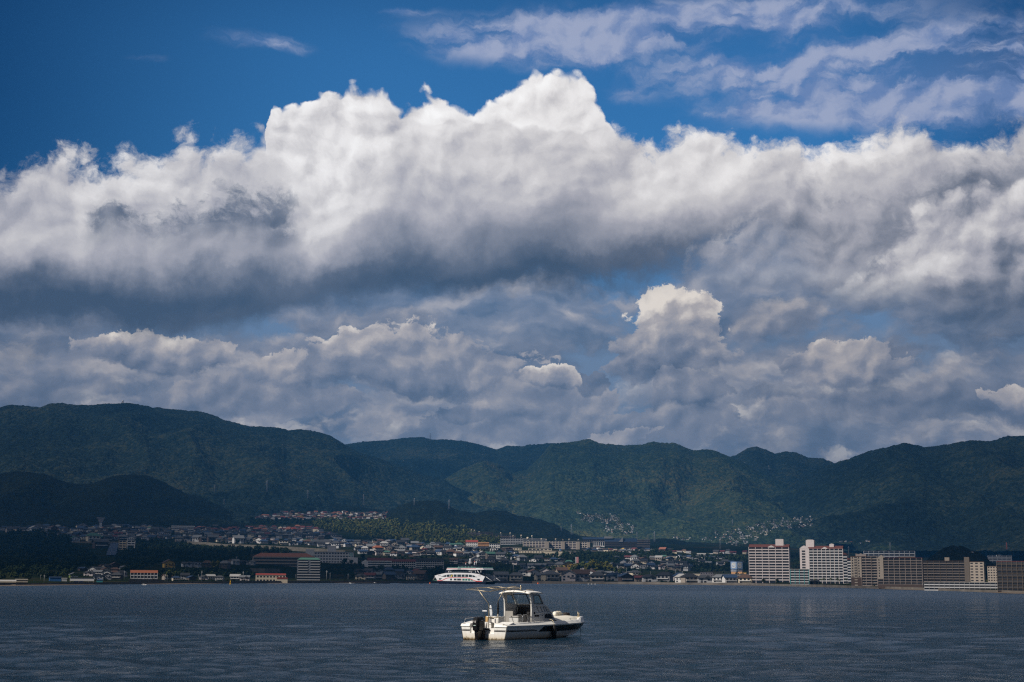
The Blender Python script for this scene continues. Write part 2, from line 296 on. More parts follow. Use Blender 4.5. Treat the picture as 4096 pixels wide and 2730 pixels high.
def tag(o, label=None, cat=None, group=None, kind=None):
    if label: o['label'] = label
    if cat: o['category'] = cat
    if group: o['group'] = group
    if kind: o['kind'] = kind
    return o
def empty(name, loc=(0, 0, 0), rz=0.0, s=1.0):
    o = bpy.data.objects.new(name, None); col.objects.link(o)
    o.location = loc; o.rotation_euler = (0, 0, rz); o.scale = (s, s, s); o.empty_display_size = .5
    return o
def link(name, me, parent=None):
    o = bpy.data.objects.new(name, me); col.objects.link(o)
    if parent: o.parent = parent
    return o
class MB:
    """collects boxes, bars, tubes and polygons, then becomes one mesh"""
    def __init__(s): s.v = []; s.f = []; s.mi = []; s.cur = 0; s.sm = []; s.smooth = False
    def _add(s, vs, fs):
        b = len(s.v); s.v += [tuple(v) for v in vs]
        for f in fs: s.f.append(tuple(b + i for i in f)); s.mi.append(s.cur); s.sm.append(s.smooth)
        return s
    def box(s, x0, x1, y0, y1, z0, z1):
        return s._add([(x0, y0, z0), (x1, y0, z0), (x1, y1, z0), (x0, y1, z0), (x0, y0, z1), (x1, y0, z1), (x1, y1, z1), (x0, y1, z1)],
                      [(0, 3, 2, 1), (4, 5, 6, 7), (0, 1, 5, 4), (1, 2, 6, 5), (2, 3, 7, 6), (3, 0, 4, 7)])
    def hexa(s, a, b):
        """two quads (lists of four points) joined"""
        return s._add(list(a) + list(b), [(0, 3, 2, 1), (4, 5, 6, 7), (0, 1, 5, 4), (1, 2, 6, 5), (2, 3, 7, 6), (3, 0, 4, 7)])
    def prism(s, pts, axis, a0, a1):
        """outline pts (2-D) pushed along an axis: 'y' -> pts are (x,z); 'x' -> (y,z); 'z' -> (x,y)"""
        def P(p, a): return (p[0], a, p[1]) if axis == 'y' else ((a, p[0], p[1]) if axis == 'x' else (p[0], p[1], a))
        n = len(pts); vs = [P(p, a0) for p in pts] + [P(p, a1) for p in pts]
        fs = [tuple(range(n)), tuple(range(2 * n - 1, n - 1, -1))] + [(i, i + n, (i + 1) % n + n, (i + 1) % n) for i in range(n)]
        return s._add(vs, fs)
    def tube(s, pts, r, n=8, closed=False, r2=None):
        pts = [Vector(p) for p in pts]; rings = []
        up = Vector((0.02, 0.03, 1))
        for i, p in enumerate(pts):
            t = (pts[min(i + 1, len(pts) - 1)] - pts[max(i - 1, 0)]).normalized()
            a = t.cross(up)
            if a.length < 1e-3: a = t.cross(Vector((1, 0, 0)))
            a.normalize(); b = t.cross(a).normalized()
            rr = r if r2 is None else r + (r2 - r) * i / max(1, len(pts) - 1)
            if isinstance(r, (list, tuple)): rr = r[i]
            rings.append([p + (a * math.cos(2 * math.pi * k / n) + b * math.sin(2 * math.pi * k / n)) * rr for k in range(n)])
        vs = [v for q in rings for v in q]; fs = []
        for i in range(len(rings) - 1):
            for k in range(n): fs.append((i * n + k, i * n + (k + 1) % n, (i + 1) * n + (k + 1) % n, (i + 1) * n + k))
        fs.append(tuple(range(n - 1, -1, -1))); fs.append(tuple((len(rings) - 1) * n + k for k in range(n)))
        o = s.smooth; s.smooth = True; s._add(vs, fs); s.smooth = o; return s
    def lathe(s, prof, c=(0, 0, 0), n=16, axis='z'):
        vs = []
        for r, h in prof:
            for k in range(n):
                a = 2 * math.pi * k / n; p = (r * math.cos(a), r * math.sin(a), h)
                if axis == 'x': p = (p[2], p[0], p[1])
                if axis == 'y': p = (p[0], p[2], p[1])
                vs.append((p[0] + c[0], p[1] + c[1], p[2] + c[2]))
        fs = []
        for i in range(len(prof) - 1):
            for k in range(n): fs.append((i * n + k, i * n + (k + 1) % n, (i + 1) * n + (k + 1) % n, (i + 1) * n + k))
        fs.append(tuple(range(n - 1, -1, -1))); fs.append(tuple((len(prof) - 1) * n + k for k in range(n)))
        o = s.smooth; s.smooth = True; s._add(vs, fs); s.smooth = o; return s
    def quad(s, a, b, c, d): return s._add([a, b, c, d], [(0, 1, 2, 3)])
    def mesh(s, name, mats, bevel=0.0):
        me = bpy.data.meshes.new(name); me.from_pydata(s.v, [], s.f)
        me.polygons.foreach_set('material_index', s.mi); me.polygons.foreach_set('use_smooth', s.sm)
        bm = bmesh.new(); bm.from_mesh(me); bmesh.ops.recalc_face_normals(bm, faces=bm.faces)
        if bevel: bmesh.ops.bevel(bm, geom=[e for e in bm.edges if len(e.link_faces) == 2 and e.calc_face_angle(0) > .6], offset=bevel, segments=2, affect='EDGES', clamp_overlap=True)
        bm.to_mesh(me); bm.free()
        for m in (mats if isinstance(mats, (list, tuple)) else [mats]): me.materials.append(m)
        me.update(); return me
    def build(s, name, mats, parent=None, bevel=0.0): return link(name, s.mesh(name, mats, bevel), parent)

def grid_mesh(name, P, mats, smooth=True, mi=None):
    """P: (rows, cols, 3) array"""
    r, c, _ = P.shape; me = bpy.data.meshes.new(name)
    idx = np.arange(r * c).reshape(r, c)
    q = np.stack([idx[:-1, :-1], idx[:-1, 1:], idx[1:, 1:], idx[1:, :-1]], -1).reshape(-1, 4)
    me.vertices.add(r * c); me.vertices.foreach_set('co', P.astype(np.float32).ravel())
    me.loops.add(q.size); me.loops.foreach_set('vertex_index', q.astype(np.int32).ravel())
    me.polygons.add(len(q)); me.polygons.foreach_set('loop_start', np.arange(0, q.size, 4, dtype=np.int32))
    me.polygons.foreach_set('use_smooth', np.full(len(q), smooth))
    if mi is not None: me.polygons.foreach_set('material_index', mi.astype(np.int32).ravel())
    for m in (mats if isinstance(mats, (list, tuple)) else [mats]): me.materials.append(m)
    me.update(); me.validate(); return me

# gradient noise
_pr = np.random.default_rng(3).permutation(4096).astype(np.int64)
_gr = np.random.default_rng(4).uniform(0, 2 * np.pi, 4096)
_GX, _GY = np.cos(_gr), np.sin(_gr)
def perlin(x, y, seed=0):
    xi = np.floor(x).astype(np.int64); yi = np.floor(y).astype(np.int64); xf = x - xi; yf = y - yi
    def h(a, b):
        k = _pr[(_pr[(a + seed * 57) & 4095] + b) & 4095]; return _GX[k], _GY[k]
    u = xf * xf * xf * (xf * (xf * 6 - 15) + 10); v = yf * yf * yf * (yf * (yf * 6 - 15) + 10)
    def dt(a, b, dx, dy): gx, gy = h(a, b); return gx * dx + gy * dy
    n00 = dt(xi, yi, xf, yf); n10 = dt(xi + 1, yi, xf - 1, yf); n01 = dt(xi, yi + 1, xf, yf - 1); n11 = dt(xi + 1, yi + 1, xf - 1, yf - 1)
    return (n00 * (1 - u) + n10 * u) * (1 - v) + (n01 * (1 - u) + n11 * u) * v
def fbm(x, y, o=5, p=.5, seed=0, ridge=False):
    a = 1.0; s = np.zeros_like(x, dtype=float); f = 1.0
    for i in range(o):
        n = perlin(x * f, y * f, seed + i)
        s += a * ((1 - np.abs(n) * 2.2) - .5 if ridge else n); a *= p; f *= 2.03
    return s
def crowns(x, y, size, seed=0):
    """dome-topped tree crowns: height field, one dome per jittered cell"""
    X = x / size; Y = y / size; xi = np.floor(X).astype(np.int64); yi = np.floor(Y).astype(np.int64); best = np.full(x.shape, 9.0); hh = np.zeros(x.shape)
    for dx in (-1, 0, 1):
        for dy in (-1, 0, 1):
            a = xi + dx; b = yi + dy; k = _pr[(_pr[(a + seed) & 4095] + b) & 4095]; k2 = _pr[(k + 77) & 4095]
            d = (X - a - (k / 4096.)) ** 2 + (Y - b - (k2 / 4096.)) ** 2
            m = d < best; best = np.where(m, d, best); hh = np.where(m, (_pr[(k2 + 5) & 4095] / 4096.), hh)
    return np.sqrt(np.clip(1 - best * 1.1, 0, 1)) * (.6 + .8 * hh)

# ------------------------------------------------------------------ ground of the far shore
PXC = np.array([-500, 0, 400, 700, 1000, 1300, 1700, 2100, 2500, 3000, 3500, 4096, 4700], float)
YS = np.array([2348, 2344, 2339, 2336.5, 2334.5, 2333.5, 2333.5, 2335, 2338, 2342.5, 2355, 2375, 2390], float)
def shoreY(px):
    return ground_pt(px, float(np.interp(px, PXC, YS))).y
# rows of the land table: (factor on the shore distance or absolute distance, photo heights along PXC)
ROWS = [
    (1.00, YS),
    (1.02, YS - 8),
    (1.12, YS - 12),
    (1.30, np.array([2322, 2320, 2316, 2314, 2312, 2311, 2310, 2311, 2313, 2318, 2334, 2352, 2365])),
    (1.70, np.array([2285, 2280, 2277, 2268, 2262, 2258, 2256, 2268, 2275, 2296, 2318, 2338, 2350])),
    (1950, np.array([2230, 2215, 2200, 2198, 2198, 2214, 2224, 2220, 2232, 2262, 2296, 2318, 2330])),
    (2300, np.array([2180, 2166, 2162, 2164, 2168, 2176, 2188, 2182, 2200, 2225, 2272, 2300, 2310])),
    (2700, np.array([2150, 2118, 2112, 2112, 2120, 2142, 2150, 2152, 2184, 2196, 2245, 2280, 2290])),
    (3100, np.array([2140, 2108, 2100, 2088, 2086, 2094, 2098, 2135, 2174, 2184, 2225, 2262, 2270])),
    (3500, np.array([2130, 2100, 2092, 2060, 2045, 2044, 2050, 2118, 2166, 2176, 2215, 2250, 2260])),
    (3900, np.array([2130, 2100, 2092, 2068, 2060, 2060, 2065, 2120, 2164, 2172, 2210, 2245, 2260])),
]
UC = np.array([us(p, 2320)[0] for p in PXC])
_rowY = []; _rowS = []
for f, ys in ROWS:
    Yr = np.array([shoreY(p) * f if f < 10 else f for p in PXC]); Yr = np.maximum(Yr, (_rowY[-1] + 8) if _rowY else 0)
    _rowY.append(Yr); _rowS.append(np.array([us(p, y)[1] for p, y in zip(PXC, ys)]))
_rowY = np.array(_rowY); _rowS = np.array(_rowS)
def land_profile(u):
    return (np.array([np.interp(u, UC, r) for r in _rowY]), np.array([np.interp(u, UC, r) for r in _rowS]))
def land_z(X, Y):
    u = X / Y; py, ps = land_profile(u); return CAM_H + np.interp(Y, py, ps) * Y
def on_land(px, py, off=0.0):
    """where the line of sight through (px,py) first meets the ground"""
    u, s = us(px, py); yy, ss = land_profile(u)
    for i in range(1, len(yy)):
        if ss[i] >= s:
            t = (s - ss[i - 1]) / (ss[i] - ss[i - 1] + 1e-9); Y = yy[i - 1] + t * (yy[i] - yy[i - 1]); Y = max(Y, yy[0] + 1)
            return Vector((u * Y, Y, CAM_H + s * Y + off))
    Y = yy[-2]; return Vector((u * Y, Y, CAM_H + s * Y + off))
# ------------------------------------------------------------------ water
def build_water():
    m = bpy.data.materials.new("sea water"); m.use_nodes = True; g = NG(m.node_tree); b = g.n['Principled BSDF']
    co = g.node('ShaderNodeTexCoord').outputs['Object']
    b.inputs['Base Color'].default_value = (.002, .017, .034, 1); b.inputs['Roughness'].default_value = .10; b.inputs['IOR'].default_value = 1.30
    patch = g.noise(g.vm('MULTIPLY', co, (.35, 1.0, 1)), .035, 4, .6)
    rp = g.noise(g.vm('MULTIPLY', co, (.8, 1.0, 1)), .42, 9, .66, dist=.5)
    rp2 = g.noise(g.vm('MULTIPLY', co, (.9, 1.0, 1)), 2.6, 5, .6)
    h = g.add(g.mul(rp, 1.25), g.mul(rp2, .22))
    bn = g.node('ShaderNodeBump'); g.l.new(h, bn.inputs['Height']); g.l.new(g.sstep(patch, .35, .65, .55, 1.0), bn.inputs['Strength']); bn.inputs['Distance'].default_value = .8
    g.l.new(bn.outputs[0], b.inputs['Normal'])
    g.l.new(g.add(g.sstep(patch, .3, .7, .07, .14), g.sstep(g.xyz(co)[1], 90, 500, 0, .26)), b.inputs['Roughness'])
    # sheet: rows thin out with distance so each is about a pixel tall in the picture
    ncol = 800; k = np.linspace(0, 1, 1050)
    Y = 1.0 / (1 / 14.0 + (1 / 2300.0 - 1 / 14.0) * k)
    u = np.linspace(-.62, .62, ncol)
    YY, UU = np.meshgrid(Y, u, indexing='ij'); XX = YY * UU
    z = np.zeros_like(XX)
    for i, (wl, amp, ang) in enumerate([(9.0, .030, .15), (5.2, .032, -.3), (3.1, .056, .35), (1.9, .066, -.15), (1.15, .050, .3), (.7, .024, -.4)]):
        c, s = math.cos(ang), math.sin(ang); xr = XX * c + YY * s; yr = -XX * s + YY * c
        fade = np.clip(1.5 - (YY * YY * .00022) / wl, 0, 1)
        z += amp * 2.2 * perlin(xr / wl * .5, yr / wl, 20 + i) * fade * (.55 + .9 * (perlin(XX / 26, YY / 34, 60 + i) + .5))
    P = np.stack([XX, YY, z], -1)
    o = link("sea", grid_mesh("sea", P, m)); tag(o, kind='structure')
    # the same water around and behind the photographer
    for nm, (x0, x1, y0, y1) in {"sea_near": (-2500, 2500, -1500, 13.99)}.items():
        me = MB(); me.quad((x0, y0, 0), (x1, y0, 0), (x1, y1, 0), (x0, y1, 0)); o = me.build("sea", m); tag(o, kind='structure')
    for sx in (-1, 1):
        me = MB(); me.quad((sx * .62 * 14, 14, 0), (sx * 2500, 14, 0), (sx * 2500, 2300, 0), (sx * .62 * 2300, 2300, 0)); o = me.build("sea", m); tag(o, kind='structure')
build_water()

# ------------------------------------------------------------------ land sheet
def ground_mat():
    m = bpy.data.materials.new("hillside ground"); m.use_nodes = True; g = NG(m.node_tree); b = g.n['Principled BSDF']
    co = g.node('ShaderNodeTexCoord').outputs['Object']
    a = g.noise(co, .012, 5, .6); c = g.noise(co, .15, 5, .7)
    c1 = g.ramp(g.add(g.mul(a, .7), g.mul(c, .3)), [(.35, (.006, .010, .006)), (.5, (.011, .017, .008)), (.58, (.022, .021, .012)), (.66, (.040, .032, .020)), (.75, (.055, .05, .04))])
    g.l.new(c1, b.inputs['Base Color']); b.inputs['Roughness'].default_value = 1.0; b.inputs['Specular IOR Level'].default_value = 0.0
    return m
M_GROUND = ground_mat()
def build_land():
    us_ = np.linspace(UC[0], UC[-1], 420); rows = []
    for u in us_:
        yy, ss = land_profile(u); Y = np.concatenate([[yy[0] * .985], np.interp(np.linspace(0, len(yy) - 1, 150), np.arange(len(yy)), yy)])
        S = np.concatenate([[(-1.2 - CAM_H) / (yy[0] * .985)], np.interp(Y[1:], yy, ss)])
        Z = CAM_H + S * Y; rows.append(np.stack([u * Y, Y, Z], -1))
    P = np.array(rows).transpose(1, 0, 2)
    P[1:, :, 2] += fbm(P[1:, :, 0] / 60, P[1:, :, 1] / 60, 4) * np.clip((P[1:, :, 1] - 900) / 900, 0, 1) * 3.0
    o = link("hillside", grid_mesh("hillside", P, M_GROUND)); tag(o, kind='structure')
build_land()

# ------------------------------------------------------------------ forested mountains
def forest_mat(name, cols, cell, patch=.0016, bump=.9):
    m = bpy.data.materials.new(name); m.use_nodes = True; g = NG(m.node_tree); b = g.n['Principled BSDF']
    co = g.node('ShaderNodeTexCoord').outputs['Object']
    big = g.noise(co, patch, 4, .6, dist=.6); mid = g.noise(co, patch * 6, 5, .65)
    cellc = g.voro(co, 1.0 / cell, 'F1', 'Color'); vx, vy, vz = g.xyz(cellc)
    f = g.add(g.mad(big, .55, g.mul(mid, .35)), g.mul(g.sub(vx, .5), .22))
    g.l.new(g.ramp(f, cols), b.inputs['Base Color']); b.inputs['Roughness'].default_value = .95; b.inputs['Specular IOR Level'].default_value = .1
    dd = g.voro(co, 1.0 / cell); d2 = g.noise(co, 2.2 / cell, 4, .7)
    bn = g.node('ShaderNodeBump'); bn.inputs['Strength'].default_value = bump; bn.inputs['Distance'].default_value = cell * .9
    g.l.new(g.add(g.mul(dd, -.9), g.mul(d2, .9)), bn.inputs['Height']); g.l.new(bn.outputs[0], b.inputs['Normal'])
    return m
F_DARK = forest_mat("far forest", [(.30, (.008, .018, .018)), (.42, (.016, .033, .028)), (.52, (.032, .051, .039)), (.62, (.066, .078, .046)), (.72, (.095, .085, .045))], 10, bump=1.0)
F_OLIVE = forest_mat("olive forest", [(.32, (.020, .040, .028)), (.44, (.040, .066, .038)), (.54, (.075, .098, .050)), (.64, (.13, .12, .045))], 10, .0022, 1.0)
F_BLACK = forest_mat("evergreen forest", [(.34, (.003, .006, .004)), (.5, (.006, .012, .006)), (.62, (.016, .022, .009))], 8, .004)
SKY_EDGE = {}
def mountain(name, crest, Yc, Yb, base_y, m, ncol=1400, nrow=260, spur=60, sscale=420, seed=1, tree=9, rise=1.0, back=.55, edge=5.0):
    """crest: outline of the ridge; the near slope runs down from it to (Yb, base_y)"""
    cx = np.array([c[0] for c in crest], float); cy = np.array([c[1] for c in crest], float)
    px = np.linspace(cx[0], cx[-1], ncol); py = np.interp(px, cx, cy)
    k = np.hanning(9); k /= k.sum(); pys = np.convolve(np.pad(py, 4, 'edge'), k, 'valid')
    d = np.array([us(p, q) for p, q in zip(px, pys)]); U, S = d[:, 0], d[:, 1]
    if callable(Yc): YC = np.array([Yc(p) for p in px])
    else: YC = np.full(ncol, float(Yc))
    sb = np.array([us(p, float(base_y) if not callable(base_y) else base_y(p))[1] for p in px])
    Ybv = np.array([Yb(p) for p in px]) if callable(Yb) else np.full(ncol, float(Yb))
    zc = CAM_H + S * YC; zb = CAM_H + sb * Ybv; zb = np.minimum(zb, zc - 4)
    t = np.linspace(0, 1, nrow)[:, None]
    nb = 40; tb = np.linspace(0, 1, nb + 1)[1:, None]
    Y = Ybv + (YC - Ybv) * t
    prof = t ** 1.0 * .42 + .58 * (t * t * (3 - 2 * t))
    Z = zb + (zc - zb) * prof ** rise
    Yk = YC + (YC * .22) * tb; Zk = zc - (zc - zb) * back * tb ** 1.4 - 10 * tb
    Yall = np.concatenate([Y, np.broadcast_to(Yk, (nb, ncol))]); Zall = np.concatenate([Z, Zk]); tt = np.concatenate([np.broadcast_to(t, (nrow, ncol)), 1 + np.broadcast_to(tb, (nb, ncol))])
    X = U * Yall
    w = np.clip(np.sin(np.pi * np.clip(tt, 0, 1)) ** .8, 0, 1); w = np.where(tt > 1, np.clip((tt - 1) * 2, 0, 1), w)
    # spurs run down towards the viewer: stretch the ridged noise along the depth
    rn = fbm(X / sscale + fbm(X / 900, Yall / 900, 2, seed=seed + 40) * .7, Yall / (sscale * 2.3), 4, .34, seed, ridge=True)
    Zall = Zall + w * (rn - .35) * spur + w * fbm(X / 90, Yall / 120, 4, .5, seed + 9) * spur * .12
    if tree:
        cr = crowns(X, Yall, tree, seed) * .6 + crowns(X + 500, Yall, tree * 2.3, seed + 3) * .5
        Zall = Zall + cr * tree * .62 * np.clip(edge / 5, 0, 1)
    # keep the crest where the photo has it
    P = np.stack([X, Yall, Zall], -1)
    o = link(name, grid_mesh(name, P, m)); tag(o, kind='structure'); return o

mountain("mountains", [(1250, 1830), (1398, 1785), (1454, 1775), (1545, 1769), (1616, 1760), (1686, 1759), (1735, 1769), (1784, 1766), (1861, 1773), (1917, 1788), (1984, 1808), (2029, 1794), (2072, 1795), (2142, 1788), (2191, 1780), (2300, 1790), (2500, 1830)],
         6800, 4600, 2060, F_DARK, 900, 160, 60, 500, 21, 13)
mountain("mountains", [(1480, 2080), (1700, 1965), (1777, 1927), (1850, 1880), (1931, 1850), (1990, 1862), (2050, 1905), (2107, 1888), (2156, 1838), (2205, 1783), (2268, 1778), (2317, 1773), (2359, 1767), (2394, 1780), (2492, 1788), (2562, 1785), (2612, 1773), (2675, 1780), (2696, 1776), (2738, 1794), (2773, 1809), (2822, 1804), (2864, 1811), (2906, 1830), (2950, 1850), (3050, 1905), (3200, 1960), (3400, 2040)],
         5600, 3600, 2185, F_OLIVE, 1500, 280, 88, 430, 5, 10)
mountain("mountains", [(2700, 1900), (2860, 1840), (2941, 1834), (2991, 1801), (3026, 1795), (3068, 1808), (3103, 1822), (3138, 1813), (3180, 1815), (3236, 1839), (3292, 1841), (3334, 1859), (3420, 1900), (3600, 1990)],
         6500, 4900, 2080, F_DARK, 800, 160, 60, 420, 12, 13)
mountain("mountains", [(2900, 2150), (3050, 2030), (3160, 1950), (3257, 1892), (3334, 1860), (3397, 1841), (3468, 1815), (3524, 1801), (3573, 1794), (3615, 1783), (3657, 1792), (3699, 1801), (3783, 1794), (3874, 1776), (3966, 1771), (4029, 1752), (4096, 1750), (4300, 1735), (4600, 1760)],
         5200, 3300, 2215, F_DARK, 1300, 280, 88, 420, 31, 10)
mountain("mountains", [(-600, 1700), (-200, 1640), (0, 1644), (35, 1634), (91, 1632), (161, 1639), (196, 1625), (252, 1625), (302, 1632), (358, 1634), (393, 1630), (435, 1626), (484, 1625), (519, 1624), (575, 1636), (610, 1645), (701, 1648), (793, 1652), (842, 1664), (898, 1687), (961, 1705), (1010, 1713), (1094, 1719), (1150, 1736), (1192, 1725), (1248, 1731), (1319, 1748), (1370, 1780), (1440, 1818), (1510, 1843), (1651, 1892), (1756, 1930), (1833, 1969), (1896, 2003), (2000, 2050), (2090, 2092), (2170, 2122)],
         5000, lambda p: float(np.interp(p, [1000, 1500], [3000, 3480])), 2110, F_DARK, 1700, 300, 72, 460, 7, 10)
# the near dark hills
mountain("hill", [(-500, 1880), (-200, 1890), (0, 1906), (60, 1898), (104, 1897), (170, 1905), (244, 1932), (320, 1948), (365, 1946), (453, 1915), (500, 1908), (540, 1906), (590, 1912), (644, 1932), (700, 1962), (748, 1985), (810, 2002), (870, 2030), (920, 2055), (960, 2080), (990, 2112)],
         3300, 2650, 2125, F_BLACK, 900, 200, 26, 240, 3, 8)
mountain("hill", [(1545, 2062), (1590, 2037), (1646, 2016), (1706, 2013), (1759, 2014), (1795, 2031), (1819, 2048), (1860, 2053), (1900, 2062), (1934, 2053), (1984, 2051), (2023, 2054), (2068, 2072), (2110, 2078), (2157, 2086), (2217, 2105), (2261, 2129), (2291, 2144), (2330, 2165), (2360, 2185)],
         3350, 2750, 2190, F_BLACK, 700, 120, 16, 200, 8, 8)
mountain("hill", [(700, 2062), (760, 2040), (860, 2036), (960, 2030), (1100, 2034), (1200, 2036), (1290, 2026), (1350, 2022), (1420, 2036), (1550, 2050), (1620, 2070)], 3700, 3550, 2075, F_BLACK, 500, 60, 6, 120, 18, 8)
mountain("hill", [(2500, 2200), (2560, 2172), (2630, 2164), (2690, 2165), (2760, 2180), (2830, 2186), (2900, 2196), (3000, 2202), (3100, 2228), (3300, 2262)], 3150, 2850, 2225, F_BLACK, 500, 60, 6, 160, 28, 8)
mountain("hill", [(2720, 2190), (2800, 2172), (2900, 2168), (3000, 2160), (3080, 2130), (3160, 2128), (3230, 2160), (3330, 2200), (3450, 2215), (3520, 2190), (3570, 2186), (3620, 2205), (3720, 2215), (3850, 2205), (4000, 2208), (4200, 2200)], 3600, 3320, 2250, F_OLIVE, 800, 90, 12, 200, 38, 8)
mountain("hill", [(3690, 2275), (3722, 2240), (3745, 2224), (3775, 2208), (3815, 2197), (3850, 2200), (3880, 2215), (3920, 2228), (3960, 2262), (3990, 2290)], 1500, 1250, 2300, F_BLACK, 400, 120, 5, 60, 48, 6)

# ------------------------------------------------------------------ the moored boat
def text(name, s, size, m, parent, loc, X, Y, ext=.002, shear=0.0, align='CENTER'):
    c = bpy.data.curves.new(name, 'FONT'); c.body = s; c.size = size; c.extrude = ext; c.shear = shear
    c.align_x = align; c.align_y = 'CENTER'; c.materials.append(m); c.resolution_u = 3
    tmp = bpy.data.objects.new(name, c); col.objects.link(tmp); me = bpy.data.meshes.new_from_object(tmp); bpy.data.objects.remove(tmp); bpy.data.curves.remove(c)
    o = link(name, me, parent); X = Vector(X).normalized(); Y = Vector(Y).normalized(); Z = X.cross(Y)
    o.matrix_local = Matrix(((X.x, Y.x, Z.x, loc[0]), (X.y, Y.y, Z.y, loc[1]), (X.z, Y.z, Z.z, loc[2]), (0, 0, 0, 1))); return o
def hull_mat():
    m = bpy.data.materials.new("boat gelcoat"); m.use_nodes = True; g = NG(m.node_tree); b = g.n['Principled BSDF']
    co = g.node('ShaderNodeTexCoord').outputs['Object']; x, y, z = g.xyz(co)
    n = g.noise(g.vm('MULTIPLY', co, (2.5, 2.5, .7)), 3, 6, .65)
    base = g.ramp(n, [(.3, (.66, .65, .60)), (.55, (.76, .75, .71)), (.75, (.80, .79, .76))])
    n2 = g.noise(co, 9, 4, .7)
    edge = g.add(z, g.mul(g.sub(n2, .5), .16))
    stain = g.sstep(edge, .02, .36, 1, 0)
    c = g.mix(g.mul(stain, .55), base, (.50, .38, .20, 1))
    c = g.mix(g.sstep(edge, .03, .14, 1, 0), c, (.10, .065, .02, 1))
    c = g.mix(g.sstep(edge, -.01, .045, 1, 0), c, (.012, .012, .008, 1))
    g.l.new(c, b.inputs['Base Color']); b.inputs['Roughness'].default_value = .38
    return m
W_HULL = hull_mat()
W_GEL = mat("white gelcoat", (.80, .78, .73), .4, .07, 1.5)
W_CREAM = mat("cream deck", (.78, .73, .62), .6, .06, 2)
G_SHADE = mat("grey interior lining", (.30, .285, .26), .7, .15, 2)
BLK = mat("black gloss", (.008, .008, .009), .30, .3, 4, spec=.3)
BLKM = mat("black rubber", (.012, .012, .013), .6, .3, 6)
STEEL = mat("stainless tube", (.62, .52, .36), .32, .25, 8, metal=.85)
CHROME = mat("chrome", (.75, .75, .75), .2, .1, 3, metal=1.0)
def pane_mat():
    m = bpy.data.materials.new("window pane"); m.use_nodes = True; g = NG(m.node_tree); g.n.clear()
    o = g.node('ShaderNodeOutputMaterial'); t = g.node('ShaderNodeBsdfTransparent'); t.inputs[0].default_value = (.88, .92, .92, 1)
    gl = g.node('ShaderNodeBsdfGlossy'); gl.inputs['Roughness'].default_value = .06; f = g.node('ShaderNodeFresnel'); f.inputs[0].default_value = 1.45
    mx = g.node('ShaderNodeMixShader'); mx.inputs[0].default_value = .07; g.l.new(t.outputs[0], mx.inputs[1]); g.l.new(gl.outputs[0], mx.inputs[2]); g.l.new(mx.outputs[0], o.inputs[0])
    return m
PANE = pane_mat()

HX = [0, .8, 1.6, 2.4, 3.2, 4.0, 4.7, 5.3, 5.8, 6.2, 6.55, 6.82, 6.98]
GW = np.interp(HX, [0, 1.6, 3.2, 4.2, 5.2, 6.1, 6.7, 7.1], [1.20, 1.22, 1.22, 1.15, .97, .66, .34, .03])
GZ = np.interp(HX, [0, 1.6, 3.2, 4.6, 6, 7.0], [.60, .60, .61, .62, .63, .64])
CW = np.interp(HX, [0, 1.6, 3.2, 4.2, 5.2, 6.1, 6.8, 7.1], [1.06, 1.06, 1.02, .90, .64, .34, .12, .012])
CZ = np.interp(HX, [0, 1.6, 3.2, 4.2, 5.2, 6.1, 6.8, 7.0], [-.02, -.02, .0, .03, .10, .22, .42, .56])
KZ = np.interp(HX, [0, 3.2, 4.4, 5.2, 5.6, 6.15, 6.7, 7.0], [-.30, -.30, -.24, -.10, .02, .20, .42, .56])
def side_pt(x, z, off=0.0, sgn=-1):
    """point on the outside of the topsides"""
    gw = float(np.interp(x, HX, GW)); gz = float(np.interp(x, HX, GZ)); cw = float(np.interp(x, HX, CW)); cz = float(np.interp(x, HX, CZ))
    t = (z - cz) / (gz - cz); y = cw + (gw - cw) * t + .035 * math.sin(math.pi * min(max(t, 0), 1)) + off
    return (x, sgn * y, z)
def loft(name, rows, m, parent, smooth=True):
    P = np.array(rows, float); me = grid_mesh(name, P, m, smooth); return link(name, me, parent)
